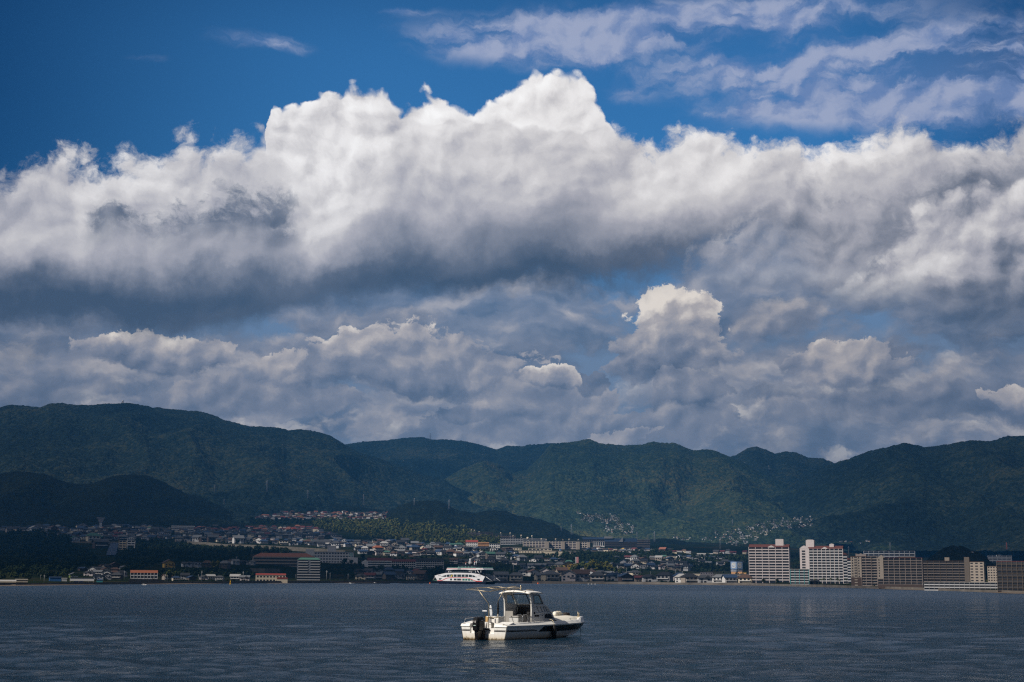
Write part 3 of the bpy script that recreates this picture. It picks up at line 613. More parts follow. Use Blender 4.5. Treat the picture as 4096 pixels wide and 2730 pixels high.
def build_boat():
    corner = ground_pt(2016, 2566)
    phi = R(38); hx, hy = math.sin(phi), math.cos(phi)
    # starboard quarter of the transom sits on the seen place
    loc = Vector((corner.x + 1.07 * (-math.cos(phi)), corner.y + 1.07 * math.sin(phi), 0))
    rt = empty("motorboat", loc, math.pi / 2 - phi)
    tag(rt, "white cabin motorboat with open cockpit and black stripe lying at a mooring in the foreground", "boat")
    # hull : keel, chine, topsides, rolled gunwale, inner bulwark, all one skin
    mb = MB(); mb.smooth = True
    rows = []
    for i, x in enumerate(HX):
        sec = [(x, 0, KZ[i])]
        sec.append((x, -CW[i] * .55, KZ[i] * .42 + CZ[i] * .58 - .01)); sec.append((x, -CW[i], CZ[i]))
        for t in (.25, .5, .75): sec.append(side_pt(x, CZ[i] + (GZ[i] - CZ[i]) * t))
        sec.append((x, -GW[i], GZ[i]))
        rows.append(sec)
    for sgn in (-1, 1):
        r = [[(p[0], p[1] * (1 if sgn < 0 else -1), p[2]) for p in s] for s in rows]
        b = len(mb.v); mb.v += [p for s in r for p in s]; n = len(r[0])
        for i in range(len(r) - 1):
            for k in range(n - 1):
                mb.f.append((b + i * n + k, b + i * n + k + 1, b + (i + 1) * n + k + 1, b + (i + 1) * n + k)); mb.mi.append(0); mb.sm.append(k > 2)
    mb.smooth = False
    # transom with the cut-out for the engine
    def tr(pts): mb.prism(pts, 'x', 0.0, .06)
    tr([(-1.2, .60), (-1.06, -.02), (-.55, -.17), (-.55, .60)][::-1]); tr([(1.2, .60), (1.06, -.02), (.72, -.12), (.72, .60)])
    tr([(-.55, .28), (-.55, -.17), (0, -.30), (.72, -.12), (.72, .28)])
    hull = mb.build("hull", W_HULL, rt)
    # gunwale rail and cap
    for sgn in (-1, 1):
        rr = []
        for x, w, z in zip(HX, GW, GZ):
            w2 = max(w, .03); inn = max(w2 - .20, .004); k = min(1, w2 / .3)
            capz = .13 + (.10 if x > 6.1 else 0) * 1.0
            if x < .05: capz = .07
            rr.append([(x, sgn * (w2 - .01), z - .05), (x, sgn * (w2 + .03), z - .035), (x, sgn * (w2 + .035), z + .01), (x, sgn * (w2 + .005), z + .03), (x, sgn * max(w2 - .10 * k, .003), z + capz * .85), (x, sgn * max(w2 - .14 * k, .002), z + capz), (x, sgn * inn, z + capz), (x, sgn * inn, z + .02), (x, sgn * max(inn - .03, .001), max(.12, float(np.interp(x, HX, KZ)) + .10))])
        loft("gunwale", rr, W_GEL, rt, False)
    # aft corner caps
    for a, b_ in ((-1.22, -.55), (.72, 1.22)):
        c = MB(); o = -1 if a < 0 else 1
        c.hexa([(-.04, a, .55), (.55, a, .56), (.55, b_, .56), (-.04, b_, .55)], [(.02, a + .02, .66 if o > 0 else .62), (.55, a + .06 * (a < 0), .75), (.55, b_ - .06 * (b_ > 1), .75), (.02, b_ - .02, .66)])
        c.build("quarter_cap", W_GEL, rt, .012)
    # inner wells and decks
    c = MB(); c.box(.06, .10, -.56, .73, .22, .50); c.build("splash_board", W_GEL, rt)
    c = MB(); c.quad((.05, -1.0, .18), (2.3, -1.02, .18), (2.3, 1.02, .18), (.05, 1.0, .18)); c.build("cockpit_floor", G_SHADE, rt)
    c = MB(); pts = [(3.85, .94), (4.6, .86), (5.3, .70), (5.9, .50), (6.4, .28), (6.7, .12)]
    dr = []
    for x in np.linspace(3.88, 6.45, 16):
        hw = max(.05, float(np.interp(x, HX, GW)) - .19); z0 = float(np.interp(x, HX, GZ)) + .125; cr = .20 * min(1, hw / .55)
        dr.append([(x, hw * t, z0 - .03 + cr * (1 - abs(t) ** 2.4)) for t in np.linspace(-1, 1, 15)])
    loft("foredeck", dr, W_CREAM, rt)
    c = MB(); c.prism([(6.2, -.40), (6.82, -.08), (6.82, .08), (6.2, .40)], 'z', .74, .82); c.build("bow_deck", W_CREAM, rt, .01)
    # black bands on both sides
    for sgn in (-1, 1):
        def band(x0, x1, f0, f1, nm, m=BLK, n=26):
            r = []
            for i in range(n + 1):
                x = x0 + (x1 - x0) * i / n; z0, z1 = f0(x), f1(x); cz = float(np.interp(x, HX, CZ))
                z0 = max(z0, cz + .004); z1 = max(z1, z0 + .002)
                r.append([side_pt(x, z0 + (z1 - z0) * k / 3, .006, sgn) for k in range(4)])
            loft(nm, r, m, rt)
        gz = lambda x: float(np.interp(x, HX, GZ))
        band(2.16, 6.93, lambda x: gz(x) - np.interp(x, [2.16, 2.5, 4.5, 6.0, 6.9], [.27, .275, .295, .265, .10]), lambda x: gz(x) - .055 - max(0, (2.50 - x) * .70), "stripe")
        band(.02, 2.06, lambda x: gz(x) - .235, lambda x: gz(x) - .20, "stripe")
        band(.02, 1.85, lambda x: gz(x) - .185, lambda x: gz(x) - .168, "stripe")
    for q in ((-1.14, -.56, .365, .40), (-1.15, -.56, .415, .432), (.73, 1.14, .365, .40), (.73, 1.15, .415, .432)): MB().box(-.005, -.001, *q).build("stripe", BLK, rt)
    for y, z in ((-.42, .07), (-.70, .10), (.92, .12), (.96, .06)): MB().lathe([(.016, 0), (.016, .01)], (-.008, y, z), 8, 'x').build("drain_plug", BLKM, rt)
    # cabin
    sideo = [(2.28, .62), (3.93, .60), (3.92, .80), (3.61, 1.10), (3.33, 1.37), (3.24, 1.42), (3.14, 1.45), (2.84, 1.86), (2.26, 1.92)]
    win = [(2.44, 1.47), (3.06, 1.47), (2.79, 1.81), (2.42, 1.82)]
    GP = mat("cabin side gelcoat", (.64, .64, .63), .45, .06, 1.2)
    for sgn in (-1, 1):
        c = MB(); y0 = sgn * .74; y1 = sgn * .69; a, b2 = min(y0, y1), max(y0, y1)
        # side wall as pieces round the window
        c.prism([(2.28, .60), (3.93, .60), (3.92, .80), (3.61, 1.10), (3.33, 1.37), (3.14, 1.45), (2.30, 1.45)], 'y', a, b2)
        c.prism([(2.30, 1.45), (2.44, 1.45), (2.42, 1.90), (2.26, 1.90)], 'y', a, b2)
        c.prism([(3.06, 1.45), (3.16, 1.45), (2.88, 1.84), (2.79, 1.84)], 'y', a, b2)
        c.prism([(2.42, 1.82), (2.80, 1.82), (2.86, 1.87), (2.42, 1.90)], 'y', a, b2)
        w = c.build("cabin_side", GP, rt)
        p = MB(); p.prism(win, 'y', sgn * .715 - .003, sgn * .715 + .003); pn = p.build("side_window", PANE, rt)
        f = MB(); q = win + [win[0]]
        for i in range(4): f.tube([(q[i][0], sgn * .745, q[i][1]), (q[i + 1][0], sgn * .745, q[i + 1][1])], .014, 6)
        f.build("window_frame", BLKM, pn)
        # ledges, raised panel, lower window, hand hold
        l = MB()
        yo = sgn * .765; yi = sgn * .735; lo, hi = min(yo, yi), max(yo, yi)
        l.prism([(2.50, 1.395), (3.27, 1.385), (3.33, 1.355), (2.50, 1.365)], 'y', lo, hi)
        l.prism([(2.55, 1.075), (3.60, 1.115), (3.63, 1.085), (2.56, 1.045)], 'y', lo, hi)
        l.prism([(3.29, 1.36), (3.36, 1.36), (3.66, 1.08), (3.58, 1.08)], 'y', lo, hi)
        l.prism([(3.56, 1.11), (3.64, 1.10), (3.95, .79), (3.88, .79)], 'y', lo, hi)
        l.prism([(2.45, .755), (3.93, .79), (3.95, .765), (2.45, .73)], 'y', lo, hi)
        l.build("moulding", W_GEL, rt)
        r2 = MB()
        for x in (2.62, 2.86, 3.06, 3.2): r2.tube([(x, sgn * .748, 1.355), (x + .18, sgn * .748, 1.12)], .007, 5)
        r2.build("panel_groove", BLKM, rt)
        lw = MB(); lw.prism([(3.20, .86), (3.78, .85), (3.60, 1.03), (3.20, 1.03)], 'y', sgn * .745 - .003, sgn * .745 + .003); lw.build("lower_window", BLK, rt)
    # starboard stickers : two small number plates
    for (x0, x1, z0, z1, nm) in ((2.90, 3.12, .93, 1.0, "F 280"), (2.66, 2.80, .83, .90, "E 0")):
        c = MB(); c.box(x0, x1, -.7465, -.743, z0, z1); pl = c.build("registration_plate", mat("plate white", (.75, .75, .75), .5), rt)
        text("plate_lettering", nm, .055, BLKM, pl, ((x0 + x1) / 2, -.749, (z0 + z1) / 2), (1, 0, 0), (0, 0, 1))
    c = MB(); c.box(2.48, 2.80, -.7465, -.743, .93, 1.0); c.build("name_strip", BLKM, rt)
    c = MB(); c.lathe([(.045, 0), (.045, .012)], (2.48, -.755, 1.08), 12, 'y'); c.build("vent", BLKM, rt)
    # front of the cabin
    c = MB(); Wd = .70
    def fr(x0, z0, x1, z1, th=.03): c.hexa([(x0, -Wd, z0), (x0, Wd, z0), (x0 - th, Wd, z0 - th), (x0 - th, -Wd, z0 - th)], [(x1, -Wd, z1), (x1, Wd, z1), (x1 - th, Wd, z1 - th), (x1 - th, -Wd, z1 - th)])
    fr(3.92, .55, 3.91, .80); fr(3.91, .81, 3.61, 1.10); fr(3.60, 1.11, 3.33, 1.37); fr(3.32, 1.38, 3.15, 1.45)
    c.build("cabin_front", W_GEL, rt)
    for y0, y1 in ((-.69, -.03), (.03, .69)):
        p = MB(); p.hexa([(3.13, y0, 1.455), (3.13, y1, 1.455), (3.12, y1, 1.45), (3.12, y0, 1.45)], [(2.86, y0, 1.84), (2.86, y1, 1.84), (2.85, y1, 1.835), (2.85, y0, 1.835)]); p.build("windscreen", PANE, rt)
    c = MB(); c.tube([(3.14, 0, 1.45), (2.86, 0, 1.85)], .02, 6); c.tube([(2.86, -.7, 1.85), (2.86, .7, 1.85)], .02, 6); c.build("windscreen_frame", BLKM, rt)
    # roof
    rr = []
    for x in np.linspace(2.02, 2.98, 12):
        s = []
        for y in np.linspace(-.80, .80, 15):
            zz = 1.90 + .085 * (1 - (abs(y) / .80) ** 2.6) - .03 * ((x - 2.3) / .7) ** 2 * (x > 2.3) - .10 * max(0, (2.2 - x) / .18) ** 2 * .5
            s.append((x, y, zz))
        rr.append(s)
    ro = link("roof", grid_mesh("roof", np.array(rr), W_GEL), rt); mo = ro.modifiers.new("shell", 'SOLIDIFY'); mo.thickness = .045; mo.offset = -1
    for sgn in (-1, 1):
        c = MB(); c.smooth = True
        c.tube([(2.30, sgn * .715, .60), (2.31, sgn * .715, 1.2), (2.29, sgn * .715, 1.6), (2.20, sgn * .73, 1.80), (2.08, sgn * .76, 1.88)], [.045, .04, .04, .05, .03], 8); c.build("rear_post", W_GEL, rt)
    # rear bulkhead low parts and dark interior
    c = MB(); c.box(2.30, 2.34, .28, .69, .18, 1.15); c.build("rear_bulkhead", G_SHADE, rt)
    c = MB(); c.box(3.0, 3.3, -.68, .60, .18, 1.30); c.box(2.85, 3.0, -.66, -.05, .18, 1.12); c.build("helm_console", mat("dark console", (.03, .03, .032), .6, .3, 3), rt)
    c = MB(); c.tube([(2.80 + .0, -.35 + .15 * math.cos(a), 1.12 + .15 * math.sin(a)) for a in np.linspace(0, 2 * math.pi, 17)], .014, 6); c.tube([(2.80, -.35, 1.12), (2.95, -.35, 1.08)], .02, 6); c.build("steering_wheel", BLKM, rt)
    c = MB(); c.box(2.55, 2.95, .20, .62, .18, .62); c.build("bench", G_SHADE, rt, .02)
    # tall stainless seat frame
    c = MB()
    for y in (-.42, -.12):
        c.tube([(2.05, y, .20), (2.05, y, .92), (2.10, y, 1.0), (2.35, y, 1.02), (2.42, y, .95), (2.42, y, .20)], .018, 7)
    c.tube([(2.05, -.42, .7), (2.05, -.12, .7)], .015, 6); c.tube([(2.42, -.42, .7), (2.42, -.12, .7)], .015, 6); c.build("seat_frame", CHROME, rt)
    # canopy frame over the cockpit
    def arc(y, z0, zt, x1, z1, n=18):
        pts = []
        for i in range(n + 1):
            t = i / n; x = -.40 + (x1 + .40) * t; z = z0 + (z1 - z0) * t + zt * math.sin(math.pi * t ** .85) ; pts.append((x, y * (1 - .12 * t), z))
        return pts
    c = MB(); c.tube(arc(.62, 2.04, .13, 2.75, 1.96), .017, 7); c.tube(arc(-.62, 1.97, .13, 2.75, 1.90), .017, 7)
    c.tube([(-.40, .62, 2.04), (-.46, .3, 2.04), (-.47, 0, 2.03), (-.46, -.3, 2.0), (-.40, -.62, 1.97)], .016, 7)
    c.tube([(.28, .60, 2.12), (.22, 0, 2.13), (.28, -.60, 2.06)], .014, 7); c.tube([(1.0, .58, 2.15), (.95, 0, 2.17), (1.0, -.58, 2.09)], .014, 7)
    c.tube([(-.40, -.62, 1.97), (.25, -.2, 2.02), (1.9, .1, 2.16), (2.6, .2, 2.10)], .012, 6); c.tube([(1.6, -.57, 2.10), (1.6, .57, 2.16)], .013, 6)
    c.tube([(1.9, .30, 2.12), (2.3, .32, 2.19), (2.75, .34, 2.15), (3.0, .34, 2.02), (3.02, .34, 1.93)], .016, 7); c.tube([(2.25, -.50, 2.04), (2.6, -.50, 2.06), (2.95, -.50, 1.90)], .014, 7)
    c.build("canopy_frame", STEEL, rt)
    c = MB()
    c.tube([(.28, .60, 2.12), (.30, .30, 1.78), (.33, .03, 1.50), (.33, .01, 1.38), (.33, .0, .5)], .018, 7); c.tube([(.60, -.60, 2.07), (.52, -.50, 1.85), (.42, -.40, 1.56), (.40, -.38, .35)], .018, 7); c.tube([(.33, 0, .92), (.40, -.38, .92)], .012, 6); c.tube([(.33, 0, .62), (.6, .02, .62), (.6, .02, .2)], .012, 6)
    c.build("canopy_post", STEEL, rt)
    # mast light on the roof
    c = MB(); c.tube([(2.55, .05, 1.98), (2.55, .05, 2.12)], .018, 7); c.lathe([(.03, 0), (.035, .03), (.03, .10), (.01, .12)], (2.55, .05, 2.12), 10); c.build("mast_light", STEEL, rt)
    # bow and stern rails, cleats
    c = MB(); c.tube([(6.45, -.24, .78), (6.46, -.22, 1.02), (6.52, -.16, 1.06), (6.6, -.1, .80)], .012, 6); c.tube([(6.75, .05, .78), (6.75, .05, 1.08)], .014, 6); c.tube([(6.4, .28, .80), (6.3, .34, .98), (5.6, .62, 1.06), (4.6, .86, 1.06), (4.2, .95, .80)], .010, 6); c.build("bow_rail", STEEL, rt)
    c = MB(); c.tube([(.05, 1.08, .70), (.10, 1.06, .86), (.5, .92, .90), (.9, .95, .88), (1.0, 1.0, .74)], .012, 6); c.build("stern_rail", CHROME, rt); c = MB(); c.tube([(1.55, -1.08, .74), (1.62, -1.06, .90), (1.95, -1.06, .92), (2.1, -1.08, .76)], .012, 6); c.build("side_rail", CHROME, rt)
    for x, y, z in ((.30, .86, .76), (.48, .92, .76), (4.9, -.86, .78), (6.4, .1, .85)): c = MB(); c.tube([(x - .06, y, z + .03), (x + .06, y, z + .03)], .012, 6); c.tube([(x, y, z - .02), (x, y, z + .03)], .012, 6); c.build("cleat", CHROME, rt)
    # --- outboard motor, part of the boat
    om = empty("outboard_motor", (0, 0, 0)); om.parent = rt
    c = MB(); mx, my = -.30, .04
    ring = lambda z, lx, ly, ox=0.0: [(mx - lx + ox, my - ly * .72, z), (mx - lx + ox, my + ly * .72, z), (mx - lx * .5 + ox, my + ly, z), (mx + lx * .8 + ox, my + ly, z), (mx + lx + ox, my + ly * .6, z), (mx + lx + ox, my - ly * .6, z), (mx + lx * .8 + ox, my - ly, z), (mx - lx * .5 + ox, my - ly, z)]
    secs = [(.38, .16, .12, .02), (.42, .225, .155, 0), (.60, .235, .165, 0), (.80, .225, .16, 0), (.90, .205, .148, .01), (.945, .16, .11, .02), (.955, .07, .05, .03)]
    vs = []; fs = []
    for z, lx, ly, ox in secs: vs += ring(z, lx, ly, ox)
    for i in range(len(secs) - 1):
        for k in range(8): fs.append((i * 8 + k, i * 8 + (k + 1) % 8, (i + 1) * 8 + (k + 1) % 8, (i + 1) * 8 + k))
    fs.append(tuple(range(7, -1, -1))); fs.append(tuple((len(secs) - 1) * 8 + k for k in range(8)))
    c._add(vs, fs); c.build("cowling", BLK, om, .012)
    c = MB(); c.hexa([(mx - .14, my - .10, .39), (mx + .16, my - .10, .39), (mx + .16, my + .10, .39), (mx - .14, my + .10, .39)], [(mx - .10, my - .06, -.15), (mx + .12, my - .06, -.15), (mx + .12, my + .06, -.15), (mx - .10, my + .06, -.15)])
    c.hexa([(mx - .10, my - .05, -.15), (mx + .10, my - .05, -.15), (mx + .10, my + .05, -.15), (mx - .10, my + .05, -.15)], [(mx - .05, my - .02, -.75), (mx + .08, my - .02, -.75), (mx + .08, my + .02, -.75), (mx - .05, my + .02, -.75)])
    c.box(mx - .25, mx + .12, my - .14, my + .14, -.17, -.15); c.build("drive_leg", BLK, om, .012)
    c = MB(); c.box(mx + .15, .0, my - .13, my - .09, .02, .42); c.box(mx + .15, .0, my + .09, my + .13, .02, .42); c.box(mx + .10, mx + .20, my - .10, my + .10, .0, .40); c.tube([(-.02, my - .2, .05), (-.16, my - .2, .10)], .03, 8); c.build("transom_bracket", BLKM, om, .005)
    c = MB()
    for dz in (0, .03): c.tube([(mx + .1, my - .12, .46 + dz), (.05, my - .30, .42 + dz), (.12, -.45, .28), (.18, -.52, .32), (.25, -.66, .40)], .018, 6)
    c.build("control_cable", BLKM, om)
    X = (0, -1, 0); Z = (0, 0, 1)
    text("engine_number", "115", .115, mat("decal white", (.78, .74, .72), .5), om, (mx - .238, my + .02, .76), X, Z, .002, .25)
    c = MB(); c.box(mx - .238, mx - .234, my - .05, my + .06, .605, .625); c.build("decal", mat("decal green white", (.6, .75, .68), .5), om)
    c = MB(); c.box(mx - .02, mx + .12, my - .169, my - .166, .80, .83); c.build("side_decal", mat("decal grey", (.35, .36, .38), .5), om)
    # --- things on board
    def world(o): o.parent = None; o.matrix_world = rt.matrix_basis @ o.matrix_basis; return o
    def top(nm, label, cat, x, y, z, grp=None):
        o = empty(nm, (x, y, z)); o.matrix_basis = Matrix.Translation(loc) @ Matrix.Rotation(math.pi / 2 - phi, 4, 'Z') @ Matrix.Translation((x, y, z)); tag(o, label, cat, grp); return o
    fd = top("boat_fender", "long black fender hanging by a rope from the motorboat's starboard rail", "fender", *side_pt(3.15, .30, .12))
    c = MB(); c.lathe([(.02, -.36), (.07, -.34), (.105, -.27), (.11, .05), (.10, .20), (.05, .27), (.03, .31)], (0, 0, 0), 14); c.build("body", BLKM, fd)
    c = MB(); c.tube([(0, 0, .30), (.01, .03, .42), (.0, .12, .50), (-.03, .26, .52)], .012, 6); c.build("rope", mat("old rope", (.55, .47, .30), .9, .3, 12), fd)
    bx = top("deck_box", "white fish box behind the outboard motor at the boat's stern", "box", .95, .16, .18)
    c = MB(); c.box(-.22, .26, -.30, .34, 0, .72); c.build("body", W_GEL, bx, .015)
    c = MB(); c.box(-.24, .28, -.32, .36, .722, .775); c.build("lid", W_GEL, bx, .012)
    c = MB(); c.box(-.236, -.222, .05, .12, .52, .68); c.build("latch", mat("grey latch", (.2, .2, .22), .5), bx); MB().box(-.236, -.222, -.22, -.16, .52, .68).build("latch", MATS["grey latch"], bx)
    lk = top("stern_locker", "low white locker beside the starboard quarter of the motorboat", "locker", 1.15, -.70, .18)
    c = MB(); c.box(-.3, .5, -.18, .28, 0, .50); c.build("body", W_GEL, lk, .02); c = MB(); c.box(-.32, .52, -.2, .30, .502, .54); c.build("lid", W_CREAM, lk, .01)
    co = top("cool_box", "white cool box with grey lid on the steel seat frame", "cool box", 2.22, .02, .62)
    c = MB(); c.hexa([(-.18, -.22, 0), (.18, -.22, 0), (.18, .22, 0), (-.18, .22, 0)], [(-.20, -.26, .28), (.20, -.26, .28), (.20, .26, .28), (-.20, .26, .28)]); c.build("body", mat("cool box white", (.62, .62, .60), .5), co, .02)
    c = MB(); c.box(-.22, .22, -.28, .28, .282, .335); c.build("lid", mat("cool box lid", (.35, .34, .32), .6, .4, 8), co, .012)
    c = MB(); c.box(-.16, .16, -.2, .2, -.44, -.003); c.build("stand", G_SHADE, co, .01)
    um = top("folded_umbrella", "folded black umbrella tied upright to the starboard canopy post", "umbrella", .36, -.46, 1.05)
    c = MB(); c.lathe([(.012, 0), (.03, .05), (.045, .20), (.038, .42), (.015, .56), (.008, .60)], (0, 0, 0), 10); c.build("canopy", BLKM, um); c = MB(); c.tube([(0, 0, -.16), (0, 0, .02)], .014, 6); c.build("handle", W_CREAM, um)
    tb = top("rod_holder", "white tube holder clamped to the starboard canopy post", "rod holder", .39, -.44, .62)
    c = MB(); c.lathe([(.03, 0), (.045, .05), (.045, .25), (.05, .28)], (0, 0, 0), 12); c.build("tube", W_GEL, tb); c = MB(); c.tube([(0, 0, -.05), (0, 0, .36)], .012, 6); c.build("rod", STEEL, tb)
    tw = top("hanging_cloth", "pale grey cloth hanging from the port canopy post", "cloth", .36, -.06, 1.42)
    r = []
    for i in range(9):
        z = -i * .05; w = .02 + .05 * math.sin(i / 8 * 2.2); r.append([(.015 * math.sin(k * 1.7 + i * .5), -w + 2 * w * k / 6 - .02 * i * .3, z + (k % 3) * -.006 * i) for k in range(7)])
    me = grid_mesh("hanging_cloth", np.array(r), mat("cloth", (.62, .64, .66), .9, .15, 10)); o = link("cloth", me, tw); mo = o.modifiers.new("t", 'SOLIDIFY'); mo.thickness = .006
    br = top("deck_brush", "deck brush with white head standing bristles-up by the outboard", "brush", .42, .28, .45)
    c = MB(); c.tube([(0, 0, 0), (0, 0, .70)], .014, 6); c.build("handle", BLKM, br); c = MB(); c.box(-.03, .03, -.12, .12, .70, .75); c.build("head", mat("brush white", (.8, .8, .82), .7), br, .01)
    bk = top("bailer", "pale tube with tan scoop standing beside the deck brush", "bailer", .46, .24, .45)
    c = MB(); c.lathe([(.05, 0), (.055, .22), (.06, .26)], (0, 0, 0), 12); c.build("tube", W_GEL, bk); c = MB(); c.hexa([(-.02, -.09, .28), (.02, -.09, .28), (.02, .03, .28), (-.02, .03, .28)], [(-.02, -.11, .48), (.02, -.11, .48), (.02, .06, .52), (-.02, .06, .52)]); c.build("scoop", mat("tan plastic", (.55, .36, .16), .6), bk, .008)
    fl = top("rolled_float", "white cylindrical float lying on the foredeck ahead of the cabin", "float", 5.30, .10, 1.005)
    c = MB(); c.lathe([(.04, -.28), (.085, -.27), (.10, -.22), (.10, .10), (.088, .13), (.072, .16), (.072, .25), (.05, .27)], (0, 0, 0), 14, 'x'); c.build("body", mat("float white", (.72, .68, .60), .6, .15, 9), fl)
    c = MB(); c.tube([(-.05, .105 * math.cos(a), .105 * math.sin(a)) for a in np.linspace(0, 6.28, 13)], .014, 5); c.tube([(.11, .10 * math.cos(a), .10 * math.sin(a)) for a in np.linspace(0, 6.28, 13)], .014, 5); c.build("rope", MATS["old rope"], fl)
    hs = top("rope_coil", "dark coil of rope and net heaped on the foredeck beside the white float", "rope coil", 5.95, .10, .90)
    c = MB()
    for k in range(6): c.tube([((.20 - .01 * k) * math.cos(a) * 1.1, (.13 - .008 * k) * math.sin(a), -.02 + .028 * k + .01 * math.sin(3 * a + k)) for a in np.linspace(0, 6.28, 19)], .018, 5)
    c.build("coil", mat("dark rope", (.06, .05, .045), .9, .4, 15), hs)
    bt = top("thermos_bottle", "small bottle with black cap standing ahead of the cabin", "bottle", 4.05, -.12, .74)
    c = MB(); c.lathe([(.04, 0), (.045, .1), (.045, .28), (.04, .32)], (0, 0, 0), 12); c.build("body", W_CREAM, bt); c = MB(); c.lathe([(.04, .322), (.045, .34), (.04, .42), (.02, .43)], (0, 0, 0), 12); c.build("cap", BLKM, bt)
    ch = MB(); ch.tube([(6.8, -.05, .60), (6.83, -.06, .0), (6.84, -.06, -.6)], .010, 5); ch.build("mooring_line", BLKM, rt)
build_boat()
# ------------------------------------------------------------------ ferry
def build_ferry():
    g0 = ground_pt(1700 + 950 / 6.92, 2337.3); Y = g0.y; s = Y / math.cos(PITCH) * .985 / FPX * 1.0; yaw = R(33)
    rt = empty("car_ferry", g0, -yaw - .0); tag(rt, "white double-ended car ferry with a curved red line passing along the far shore", "ferry")
    cs = math.cos(yaw)
    X = lambda zx: (zx - 950) / 6.92 * s / cs
    Z = lambda zy: (740 - zy) / 6.92 * s
    P = lambda l: [(X(a), Z(b)) for a, b in l]
    WH = mat("ferry white", (.70, .70, .72), .45, .06, .3); NV = mat("ferry navy", (.008, .012, .030), .4, .3, .3); RD = mat("ferry red", (.55, .035, .03), .5, .1, 1)
    GL = mat("ferry glass", (.03, .045, .05), .15, .3, .4, spec=.6); TQ = mat("ferry green glass", (.03, .16, .12), .25, .3, .4); GR = mat("ferry green rail", (.10, .28, .24), .5)
    DK = mat("ferry deck", (.10, .11, .12), .8)
    B = 10.0
    c = MB(); c.hexa([(X(380), .8, -1), (X(1640), .8, -1), (X(1640), B - .8, -1), (X(380), B - .8, -1)], [(X(345), 0, Z(668)), (X(1690), 0, Z(668)), (X(1690), B, Z(668)), (X(345), B, Z(668))])
    hull = c.build("hull", NV, rt)
    c = MB(); c.hexa([(X(384), .60, -.2), (X(1636), .60, -.2), (X(1636), B - .6, -.2), (X(384), B - .6, -.2)], [(X(374), .42, Z(718)), (X(1650), .42, Z(718)), (X(1650), B - .42, Z(718)), (X(374), B - .42, Z(718))]); c.build("boot_stripe", RD, hull)
    c = MB(); c.box(X(345), X(1700), .3, B - .3, Z(664), Z(660)); c.build("car_deck", DK, rt)
    out = [(245, 520), (340, 490), (560, 443), (750, 437), (900, 435), (1300, 443), (1480, 468), (1655, 535), (1588, 668), (330, 655)]
    rowu = [[(432, 548), (478, 548), (478, 524)], [(492, 548), (578, 548), (578, 494), (492, 518)], [(592, 548), (675, 548), (675, 481), (592, 490)]] + \
           [[(a, 548), (b, 548), (b, 480), (a, 480)] for a, b in ((692, 775), (792, 872), (890, 995), (1010, 1095), (1112, 1195))] + \
           [[(1210, 548), (1298, 552), (1298, 490), (1210, 482)], [(1312, 552), (1395, 552), (1395, 532), (1360, 508), (1312, 494)], [(1408, 552), (1455, 552), (1408, 535)]]
    rowl = [[(372, 625), (420, 625), (458, 585), (372, 585)], [(690, 642), (742, 642), (742, 592), (690, 592)], [(795, 642), (872, 642), (872, 592), (795, 592)], [(888, 644), (995, 644), (995, 592), (888, 592)], [(1465, 636), (1515, 636), (1515, 595), (1430, 595)]]
    rowg = [[(1032, 646), (1098, 646), (1098, 592), (1032, 592)], [(1112, 646), (1175, 646), (1175, 594), (1112, 592)], [(1190, 648), (1258, 648), (1258, 606), (1190, 596)], [(1272, 648), (1340, 648), (1300, 625), (1272, 612)]]
    wave = [(330, 652), (420, 650), (480, 636), (520, 616), (560, 596), (640, 573), (720, 564), (900, 561), (1150, 566), (1220, 582), (1300, 614), (1370, 645), (1430, 659), (1500, 661), (1580, 662)]
    for side, y0 in ((0, 0.0), (1, B - .3)):
        c = MB(); c.prism(P(out), 'y', y0, y0 + .3); sd = c.build("side_plating", WH, rt)
        yf = y0 - .03 if side == 0 else y0 + .33
        for q in rowu + rowl:
            w = MB(); w.prism(P(q), 'y', min(yf, yf + .02), max(yf, yf + .02)); w.build("window", GL, sd)
        for q in rowg:
            w = MB(); w.prism(P(q), 'y', yf, yf + .02); w.build("window", TQ, sd)
        c = MB()
        for i in range(len(wave) - 1):
            (a, b), (e, f) = wave[i], wave[i + 1]; h = lambda x: 9 - 4 * math.exp(-((x - 930) / 330) ** 2)
            c.prism(P([(a, b + h(a)), (e, f + h(e)), (e, f - h(e)), (a, b - h(a))]), 'y', yf - .01, yf + .03)
        c.build("red_line", RD, sd)
        if side == 0:
            w = MB(); w.prism(P([(1008, 644), (1020, 644), (1020, 592), (1008, 592)]), 'y', yf, yf + .02); w.build("door", RD, sd)
            for x0 in (352, 378, 404, 1465, 1498, 1528): w = MB(); w.prism(P([(x0, 522), (x0 + 13, 522), (x0 + 13, 510), (x0, 510)]), 'y', yf, yf + .02); w.prism(P([(x0 + 4, 528), (x0 + 8, 528), (x0 + 8, 505), (x0 + 4, 505)]), 'y', yf - .01, yf + .01); w.build("lettering", NV, sd)
            w = MB(); w.prism(P([(700, 546), (735, 546), (765, 484), (745, 484)]), 'y', yf - .02, yf - .005); w.build("yellow_ladder", mat("ferry yellow", (.6, .45, .05), .5), sd)
    # passenger deck, bridge deck
    c = MB(); c.box(X(520), X(1420), .9, B - .9, Z(440), Z(360)); pd = c.build("passenger_deck", NV, rt)
    for a in range(640, 1380, 74):
        w = MB(); w.prism(P([(a, 425), (a + 56, 425), (a + 56, 378), (a, 378)]), 'y', .86, .88); w.build("window", GL, pd)
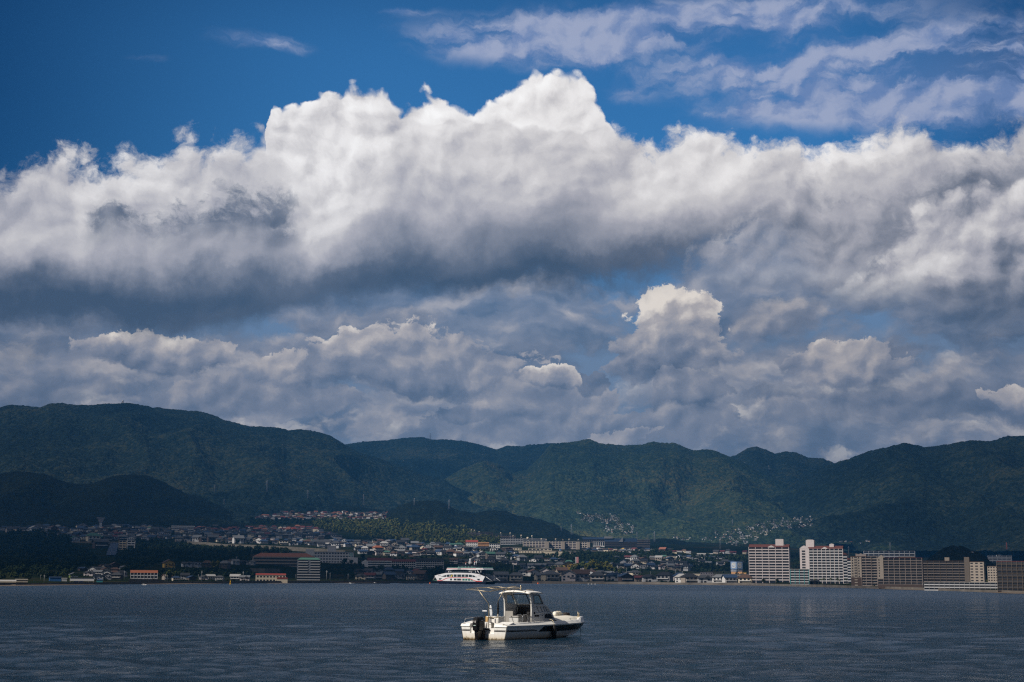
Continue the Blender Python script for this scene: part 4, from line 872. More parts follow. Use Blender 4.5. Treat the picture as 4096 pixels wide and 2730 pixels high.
    for a, b_ in ((630, 405), (680, 391), (1206, 391), (1256, 405)):
        w = MB()
        for k in range(6):
            t = k * math.pi / 3; w.prism(P([(a, b_), (a + 22 * math.cos(t - .25), b_ + 22 * math.sin(t - .25)), (a + 26 * math.cos(t), b_ + 26 * math.sin(t)), (a + 22 * math.cos(t + .25), b_ + 22 * math.sin(t + .25))]), 'y', .80 - k * .003, .84)
        w.build("leaf_emblem", WH, pd)
    c = MB(); c.prism(P([(600, 306), (1590, 306), (1622, 352), (1440, 352), (1380, 362), (1240, 362), (1130, 350), (900, 348), (760, 352), (660, 364), (580, 360)]), 'y', .0, B); bd = c.build("bridge_deck", WH, rt)
    c = MB(); c.prism(P([(600, 321), (890, 321), (890, 332), (596, 332)]), 'y', -.03, -.005); c.prism(P([(990, 321), (1400, 321), (1400, 332), (990, 332)]), 'y', -.03, -.005); c.prism(P([(1510, 322), (1600, 326), (1606, 334), (1510, 332)]), 'y', -.03, -.005); c.build("red_line", RD, bd)
    c = MB(); c.prism(P([(896, 318), (988, 318), (988, 338), (896, 338)]), 'y', -.04, -.005); c.build("name_board", NV, bd)
    c = MB()
    for yy in (.15, B - .15):
        for zz in (300, 288): c.tube([(X(610), yy, Z(zz)), (X(1600), yy, Z(zz))], .05, 4)
        for a in range(610, 1610, 30): c.tube([(X(a), yy, Z(306)), (X(a), yy, Z(288))], .04, 4)
    c.build("railing", GR, rt)
    c = MB(); c.box(X(870), X(1340), 2, B - 2, Z(306), Z(236)); wh = c.build("wheelhouse", GL, rt)
    c = MB(); c.box(X(855), X(1165), 1.6, B - 1.6, Z(238), Z(214)); c.box(X(1166), X(1350), 1.6, B - 1.6, Z(240), Z(226)); c.build("roof", NV, wh)
    for a in (872, 965, 1062, 1150, 1240): MB().box(X(a) - .12, X(a) + .12, 1.9, 1.99, Z(304), Z(240)).build("window_post", GR, wh)
    c = MB(); c.tube([(X(1102), 5, Z(215)), (X(1102), 5, Z(45))], .28, 6); c.tube([(X(1060), 5, Z(170)), (X(1140), 5, Z(170))], .25, 5); c.tube([(X(1065), 5, Z(120)), (X(1140), 5, Z(120))], .15, 5); c.tube([(X(1080), 5, Z(70)), (X(1130), 5, Z(70))], .15, 5); c.tube([(X(1075), 5, Z(215)), (X(1100), 5, Z(120))], .12, 4); c.build("mast", WH, rt)
    c = MB(); c.tube([(X(1275), 5, Z(230)), (X(1275), 5, Z(112))], .16, 6); c.tube([(X(1255), 5, Z(150)), (X(1295), 5, Z(150))], .12, 5); c.tube([(X(1225), 5, Z(230)), (X(1225), 5, Z(180))], .25, 5); c.build("radar_mast", WH, rt)
    for a in (983, 1228):
        c = MB(); c.lathe([(.25, 0), (.25, .7)], (X(a), 5, Z(215 if a < 1000 else 178)), 8); c.build("funnel", WH, rt); c = MB(); c.lathe([(.26, .7), (.1, 1.3)], (X(a), 5, Z(215 if a < 1000 else 178)), 8); c.build("funnel_cap", RD, rt)
    MB().tube([(X(1418), .6, Z(360)), (X(1492), .6, Z(460))], .22, 5).build("outer_stair", WH, rt)
    for a in (640, 1385, 1530): MB().tube([(X(a), .6, Z(440)), (X(a), .6, Z(360))], .19, 5).build("post", WH, rt)
    # ramps at both ends
    c = MB(); c.hexa([(X(1690), .8, Z(668)), (X(1690), B - .8, Z(668)), (X(1690), B - .8, Z(655)), (X(1690), .8, Z(655))], [(X(1860), .8, Z(655)), (X(1860), B - .8, Z(655)), (X(1860), B - .8, Z(650)), (X(1860), .8, Z(650))]); c.build("bow_ramp", DK, rt)
    c = MB(); c.hexa([(X(345), .8, Z(668)), (X(345), B - .8, Z(668)), (X(345), B - .8, Z(650)), (X(345), .8, Z(650))], [(X(165), .8, Z(640)), (X(165), B - .8, Z(640)), (X(165), B - .8, Z(632)), (X(165), .8, Z(632))]); c.build("stern_ramp", mat("ramp green", (.05, .12, .08), .7), rt)
    for yy in (.8, B - .8):
        for q in ([(X(250), yy, Z(540)), (X(180), yy, Z(636))], [(X(1660), yy, Z(540)), (X(1830), yy, Z(652))]): MB().tube(q, .12, 4).build("ramp_stay", WH, rt)
    # wake : a low line of broken foam
    return s, g0
FERRY = build_ferry()
ORD = ["first", "second", "third", "fourth", "fifth", "sixth", "seventh", "eighth", "ninth", "tenth", "eleventh", "twelfth", "thirteenth", "fourteenth", "fifteenth", "sixteenth", "seventeenth", "eighteenth", "nineteenth", "twentieth"] + ["twenty-" + w for w in ("first", "second", "third", "fourth", "fifth", "sixth", "seventh", "eighth", "ninth")] + ["thirtieth"] + ["thirty-" + w for w in ("first", "second", "third", "fourth", "fifth", "sixth", "seventh", "eighth", "ninth")] + ["fortieth"]
# ------------------------------------------------------------------ the far shore : walls, buildings, houses, trees
MATN = {
 'white': (.66, .64, .62), 'cream': (.58, .50, .38), 'beige': (.31, .265, .225), 'pinkbeige': (.25, .21, .195), 'grey': (.30, .30, .31), 'lgrey': (.45, .45, .46), 'brown': (.105, .088, .078),
 'dbrown': (.07, .05, .045), 'yellow': (.62, .40, .10), 'blue': (.03, .12, .30), 'green': (.16, .22, .06), 'pink': (.55, .25, .25), 'orange': (.50, .16, .06), 'teal': (.05, .25, .26), 'pwhite': (.54, .48, .475), 'slate': (.10, .11, .13), 'orangewall': (.62, .34, .16)}
ROOFN = {'dark grey': (.045, .048, .055), 'black': (.018, .020, .026), 'blue': (.022, .045, .095), 'grey': (.14, .145, .155), 'brown': (.085, .050, .038), 'red': (.24, .045, .035), 'dark red': (.11, .030, .032), 'orange': (.30, .10, .05), 'green': (.05, .13, .10), 'pale': (.34, .33, .32), 'brick': (.26, .10, .065)}
WM = lambda n: mat(n + " wall", MATN[n], .85, .14, .25)
RM = lambda n: mat(n + " roof", ROOFN[n], .75, .22, .5)
GLS = mat("dark window", (.016, .020, .028), .2, .4, .3, spec=.5)
SHADEIN = mat("balcony recess shade", (.030, .032, .040), .6, .6, .9)  # dark colour stands in for the shade inside balcony recesses
_bc = {}
def boxp(name, parent, x0, x1, y0, y1, z0, z1, m):
    k = (name, round(x1 - x0, 2), round(y1 - y0, 2), round(z1 - z0, 2), m.name)
    if k not in _bc:
        _bc[k] = MB().box(0, x1 - x0, 0, y1 - y0, 0, z1 - z0).mesh(name, m)
    o = link(name, _bc[k], parent); o.location = (x0, y0, z0); return o
def root_at(name, px, py, label, cat, yaw=0.0, Y=None, grp=None, sink=0.0):
    p = pt(px, py, Y) if Y else on_land(px, py)
    s = p.y * .98 / FPX
    o = empty(name, p, -math.atan2(p.x, p.y) + yaw, s); tag(o, label, cat, grp); return o
def roof_prism(W, D, h, kind, ov=2.0, z=0.0, gable_front=False):
    c = MB(); x0, x1, y0, y1 = -ov, W + ov, -ov, D + ov
    if kind == 'flat': c.box(x0, x1, y0, y1, z, z + h)
    elif kind == 'hip':
        ins = min(W * .42, D * .5 + ov); a, b = x0 + ins, x1 - ins; m_ = (y0 + y1) / 2
        c._add([(x0, y0, z), (x1, y0, z), (x1, y1, z), (x0, y1, z), (a, m_, z + h), (b, m_, z + h)], [(0, 1, 5, 4), (1, 2, 5), (2, 3, 4, 5), (3, 0, 4), (0, 3, 2, 1)])
    elif kind == 'gx': c.prism([(y0, z), (y1, z), (y1, z + .8), ((y0 + y1) / 2, z + h), (y0, z + .8)], 'x', x0, x1)
    elif kind == 'gy': c.prism([(x0, z), (W / 2, z + h - .8), (x1, z), (x1, z + .9), (W / 2, z + h), (x0, z + .9)], 'y', y0, y1)
    return c
def block(name, label, cat, x0, x1, yt, yb, floors, bays, style, wall, roof=None, D=None, yaw=0.0, Y=None, grp=None, found=6, wr=(.6, .5), band='white', trim=None, par=.34):
    """a larger building; measured in photograph pixels, standing at its own distance"""
    W = x1 - x0; H = yb - yt; D = D or max(16, W * .25); rt = root_at(name, (x0 + x1) / 2, yb, label, cat, yaw, Y, grp)
    rt.rotation_euler[2] += 0; ox = -W / 2; wm = WM(wall)
    b = MB(); b.box(ox, ox + W, 0, D, -found, H); wl = b.build("wall", wm, rt)
    fh = H / floors; bw = W / bays
    if style == 'grid':
        for f in range(floors):
            for k in range(bays):
                w = boxp("window", rt, ox + k * bw + bw * (1 - wr[0]) / 2, ox + (k + 1) * bw - bw * (1 - wr[0]) / 2, -.12, -.02, f * fh + fh * .28, f * fh + fh * (.28 + wr[1]), GLS)
    elif style == 'band':
        for f in range(floors):
            boxp("window", rt, ox + .4, ox + W - .4, -.15, -.02, f * fh + fh * .1, f * fh + fh * .62, GLS)
            boxp("balcony", rt, ox - .5, ox + W + .5, -2.2, -.02, f * fh + fh * .62 - fh * .02, f * fh + fh, WM(band))
    elif style == 'balcony':
        for f in range(floors):
            boxp("window", rt, ox + .3, ox + W - .3, -.15, -.02, f * fh + fh * par - .1, (f + 1) * fh - .35, SHADEIN if f % 2 else GLS)  # dark full-width strips give the shadow above each parapet by colour
            boxp("balcony", rt, ox, ox + W, -2.4, -.16, f * fh, f * fh + fh * par, WM(band))
        for k in range(bays + 1):
            xx = ox + k * bw; ww = .9 if bays < 12 else .5; boxp("pillar", rt, xx - ww, xx + ww, -2.7, -.01, -1, H + .4, WM(trim or wall))
    if roof:
        rk, rm, rh = roof; r = roof_prism(W, D, rh, rk, 1.2); ro = r.build("roof", RM(rm) if rm in ROOFN else WM(rm), rt); ro.location = (ox, 0, H + .02)
    return rt

# ---- sea wall along the waterline
def strip_wall(name, label, cat, pts, m, thick=.8, Yfun=None):
    """pts: (px, y top, y bottom)"""
    P = []
    for px, yt, yb in pts:
        Yv = Yfun(px) if Yfun else on_land(px, yb).y; a = pt(px, yt, Yv); b = pt(px, yb, Yv); s = Yv / FPX
        P.append([b + Vector((0, -.01, -2 * s)), a, a + Vector((0, thick * s * 4, 0)), b + Vector((0, thick * s * 4, -2 * s))])
    o = link(name, grid_mesh(name, np.array([[tuple(v) for v in r + [r[0]]] for r in P]), m, False)); tag(o, label, cat); return o
CONC = mat("weathered concrete", (.13, .115, .10), .9, .4, .12, bump=.4); STONEW = mat("stone wall", (.13, .115, .095), .9, .35, .3, bump=.6, bscale=1.2); SAND = mat("tidal sand", (.10, .075, .055), .95, .3, .05)
_px = np.linspace(-450, 4650, 90)
strip_wall("seawall", "long low grey sea wall along the far waterline", "sea wall", [(p, float(np.interp(p, PXC, YS)) - 9.5 + .8 * math.sin(p / 60.), float(np.interp(p, PXC, YS)) + 1) for p in _px], CONC, 1.2, lambda p: shoreY(p) * .997)
for i, (a, b) in enumerate([(-200, 420), (560, 900), (1060, 1180), (1330, 1560), (2000, 2240), (2560, 2720), (2800, 3070), (3420, 3760), (3900, 4300)]):
    pp = np.linspace(a, b, 24); rr = []
    for j, p in enumerate(pp):
        Y1 = shoreY(p); e = math.sin(math.pi * j / 23) ** .5; rr.append([tuple(Vector((us(p, 2330)[0] * y, y, z))) for y, z in ((Y1 * (1 - .05 * e) , -.06), (Y1 * (1 - .025 * e), .03 + .05 * e), (Y1 * .999, .02 + .22 * e))])
    o = link("beach", grid_mesh("beach", np.array(rr), SAND)); tag(o, kind='structure')
strip_wall("retaining_wall", "long pale stone retaining wall below the hillside town", "retaining wall", [(749, 2166, 2176), (830, 2170, 2184), (900, 2178, 2190), (1000, 2180, 2194), (1100, 2184, 2200), (1200, 2190, 2206), (1300, 2196, 2212), (1380, 2203, 2214)], STONEW)
strip_wall("retaining_wall", "short stone wall below the long brick-roofed building", "retaining wall", [(1000, 2274, 2288), (1060, 2275, 2294), (1120, 2276, 2292)], STONEW)
strip_wall("retaining_wall", "stone wall under the white terrace block with the orange roof", "retaining wall", [(515, 2318, 2331), (560, 2317, 2331), (630, 2317, 2331), (655, 2322, 2332)], STONEW)
strip_wall("retaining_wall", "white stone wall beside the dark house above the solar panels", "retaining wall", [(290, 2167, 2173), (370, 2167, 2174), (475, 2168, 2175)], STONEW)

# ---- landmark buildings
def towers():
    t = block("apartment_tower", "white balconied apartment tower with red roof, single large white roof box", "apartment tower", 2998, 3158, 2190.5, 2333.5, 13, 6, 'balcony', 'pwhite', None, 46, R(-7), band='pwhite')
    W = 160; ox = -80; H = 143
    r = roof_prism(W, 46, 12, 'gx', 1); o = r.build("roof", mat("red tile roof", (.10, .036, .032), .8, .2, .5), t); o.location = (ox, 0, H + .02)
    c = MB(); c.prism([(0, 0), (13, 6.5), (26, 0), (26, -2), (0, -2)], 'y', -3.4, 10); o = c.build("gable", WM('pwhite'), t); o.location = (ox + 77, 0, H + 1)
    c = MB(); c.box(ox + 106, ox + 138, 12, 36, H + 4, H + 33); c.box(ox + 138.02, ox + 141, 14, 30, H + 3, H + 12); c.build("lift_room", WM('pwhite'), t)
    for k in range(6):
        c = MB(); x0 = ox + k * W / 6 + 1.5; x1 = ox + (k + 1) * W / 6 - 1.5; n = 8
        pts = [(x0, 0), (x1, 0)] + [(x1 - (x1 - x0) * i / n, 3.2 + 4.2 * math.sin(math.pi * i / n)) for i in range(n + 1)]
        c.prism(pts, 'y', -2.9, -2.75); c.build("arch", GLS, t)
    t = block("apartment_tower", "white stepped apartment tower with red roof and windowed gable end", "apartment tower", 3240, 3374, 2196.5, 2337.5, 13, 8, 'balcony', 'pwhite', None, 44, R(-8), band='lgrey', trim='pwhite')
    W = 134; ox = -67; H = 141
    r = roof_prism(W + 30, 44, 12, 'gx', 0); o = r.build("roof", MATS["red tile roof"], t); o.location = (ox - 30, 0, H + .02)
    c = MB(); c.box(ox - 37, ox - .2, -2.8, 40, -4, H); c.prism([(ox - 38, H), (ox + 1, H), (ox - 6, H + 7), (ox - 20, H + 13), (ox - 31, H + 7)], 'y', -3.2, 6); c.build("gable_wall", WM('pwhite'), t)
    for f in range(7, 13):
        boxp("gable_window", t, ox - 29, ox - 15, -3.0, -2.82, f * H / 13 - 3, f * H / 13 + 4, SHADEIN)
    for f in range(4, 7): boxp("gable_window", t, ox - 29, ox - 15, -3.0, -2.82, f * H / 13 - 3, f * H / 13 + 4, SHADEIN)
    c = MB(); c.prism([(0, 0), (11, 6.5), (22, 0), (22, -2), (0, -2)], 'y', -3.6, 10); o = c.build("gable", WM('pwhite'), t); o.location = (ox + 52, 0, H + 1)
    c = MB(); c.box(ox - 14, ox + 19, 12, 36, H + 2, H + 34); c.prism([(ox - 14, H + 34), (ox + 19, H + 34), (ox + 12, H + 37), (ox - 8, H + 37)], 'y', 12.01, 35.9); c.build("lift_room", WM('pwhite'), t)
    c = MB(); c.box(ox + 80, ox + 98, 12, 30, H + 2, H + 18); c.prism([(ox + 80, H + 18), (ox + 98, H + 18), (ox + 89, H + 21)], 'y', 12.01, 29.9); c.build("stair_room", WM('pwhite'), t)
    for k in range(8):
        c = MB(); x0 = ox + k * W / 8 + 1.5; x1 = ox + (k + 1) * W / 8 - 1.5; n = 8
        c.prism([(x0, 0), (x1, 0)] + [(x1 - (x1 - x0) * i / n, 3.6 + 4.4 * math.sin(math.pi * i / n)) for i in range(n + 1)], 'y', -2.95, -2.8); c.build("arch", GLS, t)
    for k, (a, b, h) in enumerate(((67.2, 84, 118), (84.2, 98, 98))):
        n = int(h / 10.8); c = MB(); c.box(a, b, 0, 36, -4, h); c.build("step_wall", WM('pwhite'), t)
        for f in range(n):
            boxp("step_window", t, a + .3, b - .3, -.12, -.02, f * h / n + 4, (f + 1) * h / n - .5, GLS); boxp("step_balcony", t, a, b, -2.2, -.14, f * h / n, f * h / n + 4, WM('lgrey'))
        c = MB(); c.prism([(a, h), (b, h), (b, h + 1.5), (a, h + 8)], 'y', -1, 36); c.build("step_roof", MATS["red tile roof"], t)
    t = block("apartment_block", "low six-storey block with teal pillars between the two white towers", "apartment block", 3163, 3236, 2279, 2340, 6, 4, 'balcony', 'slate', ('flat', 'pale', 1.6), 20, R(-6), band='lgrey', trim='teal')
    t = block("apartment_block", "beige and brown apartment block standing right of the stepped white tower", "apartment block", 3406, 3512, 2228, 2345, 11, 3, 'grid', 'beige', ('flat', 'brown', 1.2), 34, R(-10), wr=(.1, .1))
    H = 117; ox = -53
    for k in range(11):
        for a in (5, 30): boxp("gable_window", t, ox + a, ox + a + 4.5, -.2, -.02, k * H / 11 + 3, k * H / 11 + 9, GLS)
        boxp("gable_balcony", t, ox + 14, ox + 26, -1.4, -.02, k * H / 11 + 1, k * H / 11 + 5, WM('beige')); boxp("gable_recess_shade", t, ox + 14, ox + 26, -.15, -.02, k * H / 11 + 5.1, k * H / 11 + 9, SHADEIN)  # dark sheet between gable balconies, recess shade put into its colour
        boxp("window", t, ox + 43, ox + 106, -.2, -.02, k * H / 11 + 4, k * H / 11 + 10, GLS); boxp("balcony", t, ox + 43, ox + 106, -2, -.22, k * H / 11, k * H / 11 + 2.2, WM('pinkbeige')); boxp("balcony", t, ox + 61, ox + 82, -3, -2.02, k * H / 11, k * H / 11 + 4, WM('pinkbeige'))
    for a in (43, 61, 82, 105): boxp("pillar", t, ox + a - .8, ox + a + .8, -3.2, -.01, -2, H + .2, WM('pinkbeige'))
    c = MB(); c.box(ox - .3, ox + 42, -.5, 34.2, -4, 34); c.build("plinth", WM('dbrown'), t)
    for a in (12, 25): pass
    c = MB(); c.prism([(ox + 20, H + 1.5), (ox + 62, H + 1.5), (ox + 62, H + 9), (ox + 48, H + 9), (ox + 40, H + 13), (ox + 32, H + 9), (ox + 20, H + 12)], 'y', 2, 20); c.build("roof_gable", WM('pinkbeige'), t)
    t = block("apartment_block", "long brown-pink apartment block with one tall beige end column", "apartment block", 3514, 3690, 2234, 2351, 11, 8, 'balcony', 'pinkbeige', ('flat', 'dark red', 1.5), 34, R(-9), band='pinkbeige', trim='pinkbeige', par=.2)
    H = 117; ox = -88
    c = MB(); c.box(ox + 1, ox + 24, -3.4, -2.75, 34, H + 2); c.prism([(ox + 3, H + 2), (ox + 29, H + 2), (ox + 16, H + 13)], 'y', -3, 14); c.build("end_column", WM('beige'), t)
    for k in range(4, 11): boxp("column_window", t, ox + 5, ox + 9, -3.6, -3.42, k * H / 11, k * H / 11 + 6, GLS)
    c = MB(); c.box(ox - .4, ox + 176.4, -3.1, -2.72, -3, 12); c.box(ox + 84, ox + 150, 4, 20, H + 1.6, H + 6); c.build("plinth", WM('dbrown'), t)
    block("apartment_block", "grey flat-roofed slab behind the brown-pink apartment blocks", "apartment block", 3457, 3658, 2206, 2240, 3, 10, 'balcony', 'lgrey', ('flat', 'pale', 1.2), 24, R(-8), band='lgrey')
    t = block("apartment_block", "brown ten-storey block with broad balconies behind the low grey terrace", "apartment block", 3689, 3863, 2246, 2349, 10, 7, 'balcony', 'brown', ('flat', 'brown', 1.4), 36, R(-10), band='pinkbeige', trim='brown', par=.24)
    c = MB(); c.box(24 - 18, 24, 6, 20, 103, 118); c.build("roof_room", WM('beige'), t)
    t = block("apartment_block", "narrow beige block with a brown stair tower left of the wooded knoll gap", "apartment block", 3863, 3938, 2249, 2352, 9, 4, 'grid', 'beige', ('flat', 'brown', 1.2), 34, R(-10), wr=(.55, .42))
    c = MB(); c.box(-38, -18, -2, 24, -4, 122); c.build("stair_tower", WM('brown'), t)
    t = block("terrace_block", "low grey three-storey terrace with glass balconies by the right sea wall", "terrace block", 3702, 3996, 2331, 2364, 3, 15, 'balcony', 'grey', ('flat', 'pale', 1.4), 26, R(-4.6), band='lgrey', trim='grey')
    block("apartment_block", "beige windowed end of the rightmost brown apartment block", "apartment block", 3954, 3995, 2267, 2358, 9, 4, 'grid', 'beige', ('flat', 'brown', 1.2), 30, R(-8), wr=(.6, .45))
    block("apartment_block", "tall dark brown apartment block at the right edge of the photo", "apartment block", 3995, 4150, 2248, 2366, 10, 8, 'balcony', 'dbrown', ('flat', 'dark red', 2), 36, R(-8), band='brown', trim='brown', par=.16)
    block("apartment_block", "blue-grey flat-roofed slab behind the rightmost apartment block", "apartment block", 3955, 4045, 2224, 2252, 4, 5, 'balcony', 'grey', ('flat', 'grey', 1.2), 22, R(-8), band='lgrey')
towers()
def landmarks():
    B = block
    t = B("apartment_block", "grey concrete eight-storey slab with green hipped roof at the waterside", "apartment block", 1187, 1280, 2240, 2323, 8, 4, 'grid', 'slate', ('hip', 'green', 8), 26, 0, wr=(.1, .1))
    for k in range(8):
        wide = k < 3
        for a, b in ((4, 42), (52, 90)) if not wide else ((0, 92),): boxp("window", t, -46 + a, -46 + b, -.2, -.02, k * 10.4 + 4.4, k * 10.4 + 9.4, GLS); boxp("balcony", t, -46 + a, -46 + b, -2, -.22, k * 10.4 + 1, k * 10.4 + 4.4, WM('grey'))
    t = B("clubhouse", "white two-storey building with bright red roof on the waterfront", "building", 1024, 1142, 2301, 2329, 2, 9, 'grid', 'cream', ('gx', 'red', 6), 22, R(3), wr=(.6, .42))
    c = MB(); c.box(24, 66, -9, -.5, -6, 13); po = c.build("porch", WM('cream'), t); c = MB(); c.prism([(22, 13.02), (68, 13.02), (64, 19), (28, 19)], 'y', -10, -.6); c.build("roof", RM('red'), po)
    t = B("terrace_block", "white two-storey terrace with orange tiled roof above a stone wall", "terrace block", 523, 628, 2293, 2317, 2, 8, 'balcony', 'white', ('gx', 'orange', 11), 24, R(2), band='white')
    B("long_building", "long three-storey building with brick-red hipped roof on the slope", "building", 1013, 1258, 2228, 2265, 3, 12, 'band', 'beige', ('hip', 'brick', 15), 60, R(4), band='beige')
    B("clinic_wing", "low white rooftop wing behind the brick-red roof", "building", 1155, 1262, 2212, 2236, 1, 10, 'grid', 'lgrey', ('flat', 'pale', 1), 12, 0)
    t = B("hospital", "long white four-storey hospital with plain block tower on its roof", "hospital", 1256, 1415, 2209, 2254, 4, 14, 'grid', 'white', ('flat', 'pale', 1.2), 30, R(4), wr=(.66, .42))
    c = MB(); c.box(-26, 8, 4, 18, 46.3, 70); c.box(-113, -80, 2, 16, 30, 55); c.build("roof_tower", WM('white'), t)
    c = MB(); c.box(62, 95, -8, 10, -2, 24); c.build("front_wing", WM('white'), t)
    c = MB(); c.box(62, 76, -.6, -.2, 28, 42); c.build("sign_panel", mat("pale green sign", (.35, .5, .48), .6), t)
    t = B("hotel_wing", "white gabled hall with dark red roof left of the long dark hotel", "hotel", 1470, 1566, 2244, 2272, 3, 8, 'band', 'lgrey', ('gx', 'dark red', 12), 26, R(3), band='white')
    c = MB(); c.prism([(-66, 0), (-46, 0), (-46, 24), (-56, 32), (-72, 22)], 'y', -2, 20); c.build("gable_end", WM('white'), t)
    B("hotel_wing", "long dark-roofed three-storey hotel wing with white balconies", "hotel", 1566, 1662, 2248, 2273, 3, 12, 'balcony', 'slate', ('gx', 'dark red', 10), 24, R(3), band='white', trim='white')
    B("hotel_wing", "rear dark-roofed hotel wing right behind the ferry mast", "hotel", 1658, 1774, 2246, 2276, 4, 13, 'balcony', 'slate', ('gx', 'black', 12), 24, R(3), band='white', trim='white')
    B("school", "white school building with a tank below the dark wooded hill", "school", 686, 778, 2105, 2124, 3, 9, 'band', 'cream', ('flat', 'pale', 1.5), 20, 0)
    # apartment estate lit on the rise
    g = "pale estate blocks in a staggered row"
    for i, (a, b, e, yt, yb) in enumerate(((2092, 2180, 2196, 2167, 2192), (2197, 2245, 2259, 2167, 2195), (2260, 2305, 2319, 2168, 2197), (2320, 2348, 2360, 2170, 2199))):
        lab = ["leftmost and widest of the four pale staggered estate blocks", "second from left of the four pale staggered estate blocks", "third from left of the four pale staggered estate blocks", "rightmost and narrowest of the four pale staggered estate blocks"][i]
        t = B("estate_block", lab, "apartment block", a, b, yt, yb, 4, max(3, (b - a) // 12), 'balcony', 'beige', ('flat', 'pale', 1.2), 18, R(2), band='pwhite', trim='cream', grp=g)
        c = MB(); c.box((b - a) / 2 + .2, e - (a + b) / 2, -3, 16, -4, yb - yt + .5); c.build("end_wall", WM('beige'), t)
    B("estate_block", "long shaded estate block behind and left of the pale staggered row", "apartment block", 2002, 2092, 2155, 2180, 4, 9, 'balcony', 'grey', ('flat', 'grey', 1.2), 14, 0, band='lgrey')
    B("estate_block", "rear estate block with blue-grey roof line above the pale row", "apartment block", 2040, 2184, 2156, 2168, 3, 14, 'band', 'grey', ('flat', 'slate' if 0 else 'grey', 1.2), 14, 0, band='grey')
    B("estate_block", "brownish estate block at the foot of the dark wooded ridge", "apartment block", 1981, 2062, 2142, 2160, 3, 9, 'balcony', 'brown', ('flat', 'grey', 1.2), 12, 0, band='pinkbeige')
    B("estate_block", "long low estate block half hidden by trees at far left of the estate", "apartment block", 1871, 1972, 2132, 2150, 3, 10, 'balcony', 'brown', ('flat', 'brown', 1.2), 12, 0, band='pinkbeige')
    for i, (x, yt, yb, w) in enumerate([(1886, 2118, 2131, 5), (1898, 2120, 2132, 5), (1917, 2126, 2136, 5), (2003, 2130, 2142, 5), (2041, 2130, 2150, 5), (2053, 2142, 2154, 6), (2085, 2140, 2154, 5), (2128, 2142, 2156, 5), (2111, 2149, 2167, 9), (2166, 2154, 2167, 6), (2185, 2157, 2167, 4), (2223, 2155, 2167, 6), (2277, 2156, 2168, 7), (2314, 2157, 2168, 6), (2252, 2157, 2167, 3)]):
        t = root_at("water_tank", x, yb, "pale rooftop water tank on legs, %s from the left above the estate blocks" % ORD[i], "water tank", Y=on_land(x, 2172 if x > 2080 else 2160).y * .995, grp="water tanks on the estate roofs")
        h = yb - yt; c = MB()
        for dx in (-1, 1): c.box(dx * w * .4 - .3, dx * w * .4 + .3, -w * .3, w * .3, -3, h * .5)
        c.box(-w * .4, w * .4, -w * .1, w * .1, h * .2, h * .28); c.build("leg_frame", WM('lgrey'), t)
        c = MB(); c.lathe([(w * .5, h * .5), (w * .52, h * .7), (w * .5, h * .95), (w * .2, h)], (0, 0, 0), 10); c.build("tank", WM('cream'), t)
    B("shop_building", "cream one-storey row with square windows below the estate blocks", "building", 2009, 2086, 2192, 2202, 1, 7, 'grid', 'cream', ('flat', 'pale', 1), 14, 0, wr=(.4, .45))
    B("shop_building", "bright cream low building with long glazed front below the estate", "building", 2113, 2207, 2194, 2204, 1, 6, 'grid', 'cream', ('flat', 'pale', 1), 14, 0, wr=(.7, .4))
    B("shop_building", "pale yellow two-storey building in front of the estate blocks", "building", 2074, 2174, 2203, 2214, 1, 9, 'grid', 'cream', ('flat', 'pale', 1), 12, 0, wr=(.4, .4))
    t = B("warehouse", "large windowless beige warehouse right below the estate blocks", "warehouse", 2176, 2250, 2205, 2224, 1, 4, 'grid', 'cream', ('flat', 'beige', 1), 24, R(4), wr=(.3, .12))
    B("warehouse", "low grey-beige shed extending right of the beige warehouse", "warehouse", 2250, 2318, 2206, 2215, 1, 3, 'grid', 'beige', ('flat', 'pale', 1), 14, 0, wr=(.2, .1))
    t = root_at("shop_sign", 2241, 2206, "small blue and white panel sign above the beige warehouse", "sign"); c = MB(); c.box(-4, 4, -.3, .3, 0, 9); c.build("panel", WM('blue'), t); c = MB(); c.box(-3, -1, -.5, -.32, 2, 7); c.build("panel_stripe", WM('white'), t)
    B("restaurant", "white building under a vivid red roof left of the estate", "restaurant", 1863, 1911, 2170, 2186, 2, 6, 'grid', 'white', ('gx', 'red', 9), 14, 0, wr=(.5, .4))
    B("office", "tan three-storey building beside the vivid red roof", "building", 1911, 1956, 2170, 2189, 3, 6, 'band', 'orangewall', ('flat', 'brown', 1.2), 16, 0, band='orangewall')
    B("office", "white boxy building between the tan building and the estate", "building", 1957, 2000, 2177, 2191, 2, 5, 'grid', 'white', ('flat', 'pale', 1), 14, 0)
    B("civic_hall", "large dark-roofed hall with tall white glazed front right of estate", "hall", 2372, 2418, 2168, 2190, 1, 6, 'grid', 'white', ('flat', 'pale', 1.4), 30, 0, wr=(.7, .8))
    B("civic_hall", "long low slate-blue roof behind the white glazed hall", "hall", 2331, 2420, 2158, 2172, 1, 10, 'grid', 'brown', ('gx', 'blue', 8), 20, 0)
    t = B("university_building", "wide brown building with sloping blue-grey roofs right of the estate", "building", 2420, 2548, 2168, 2191, 3, 12, 'band', 'brown', ('gx', 'blue', 14), 26, 0, band='brown')
    c = MB(); c.prism([(-10, 22), (8, 42), (8, 22)], 'y', -4, 14); c.box(-68, -34, 4, 14, 36, 44); c.build("roof_wedge", WM('grey'), t)
    B("university_building", "stepped terraces of the brown building at its right end", "building", 2546, 2600, 2160, 2194, 5, 6, 'band', 'brown', ('flat', 'grey', 1), 20, 0, band='pinkbeige')
    B("school", "long white two-storey school right of the wooded mound", "school", 2788, 2851, 2215, 2224, 2, 10, 'band', 'cream', ('flat', 'pale', 1), 12, 0)
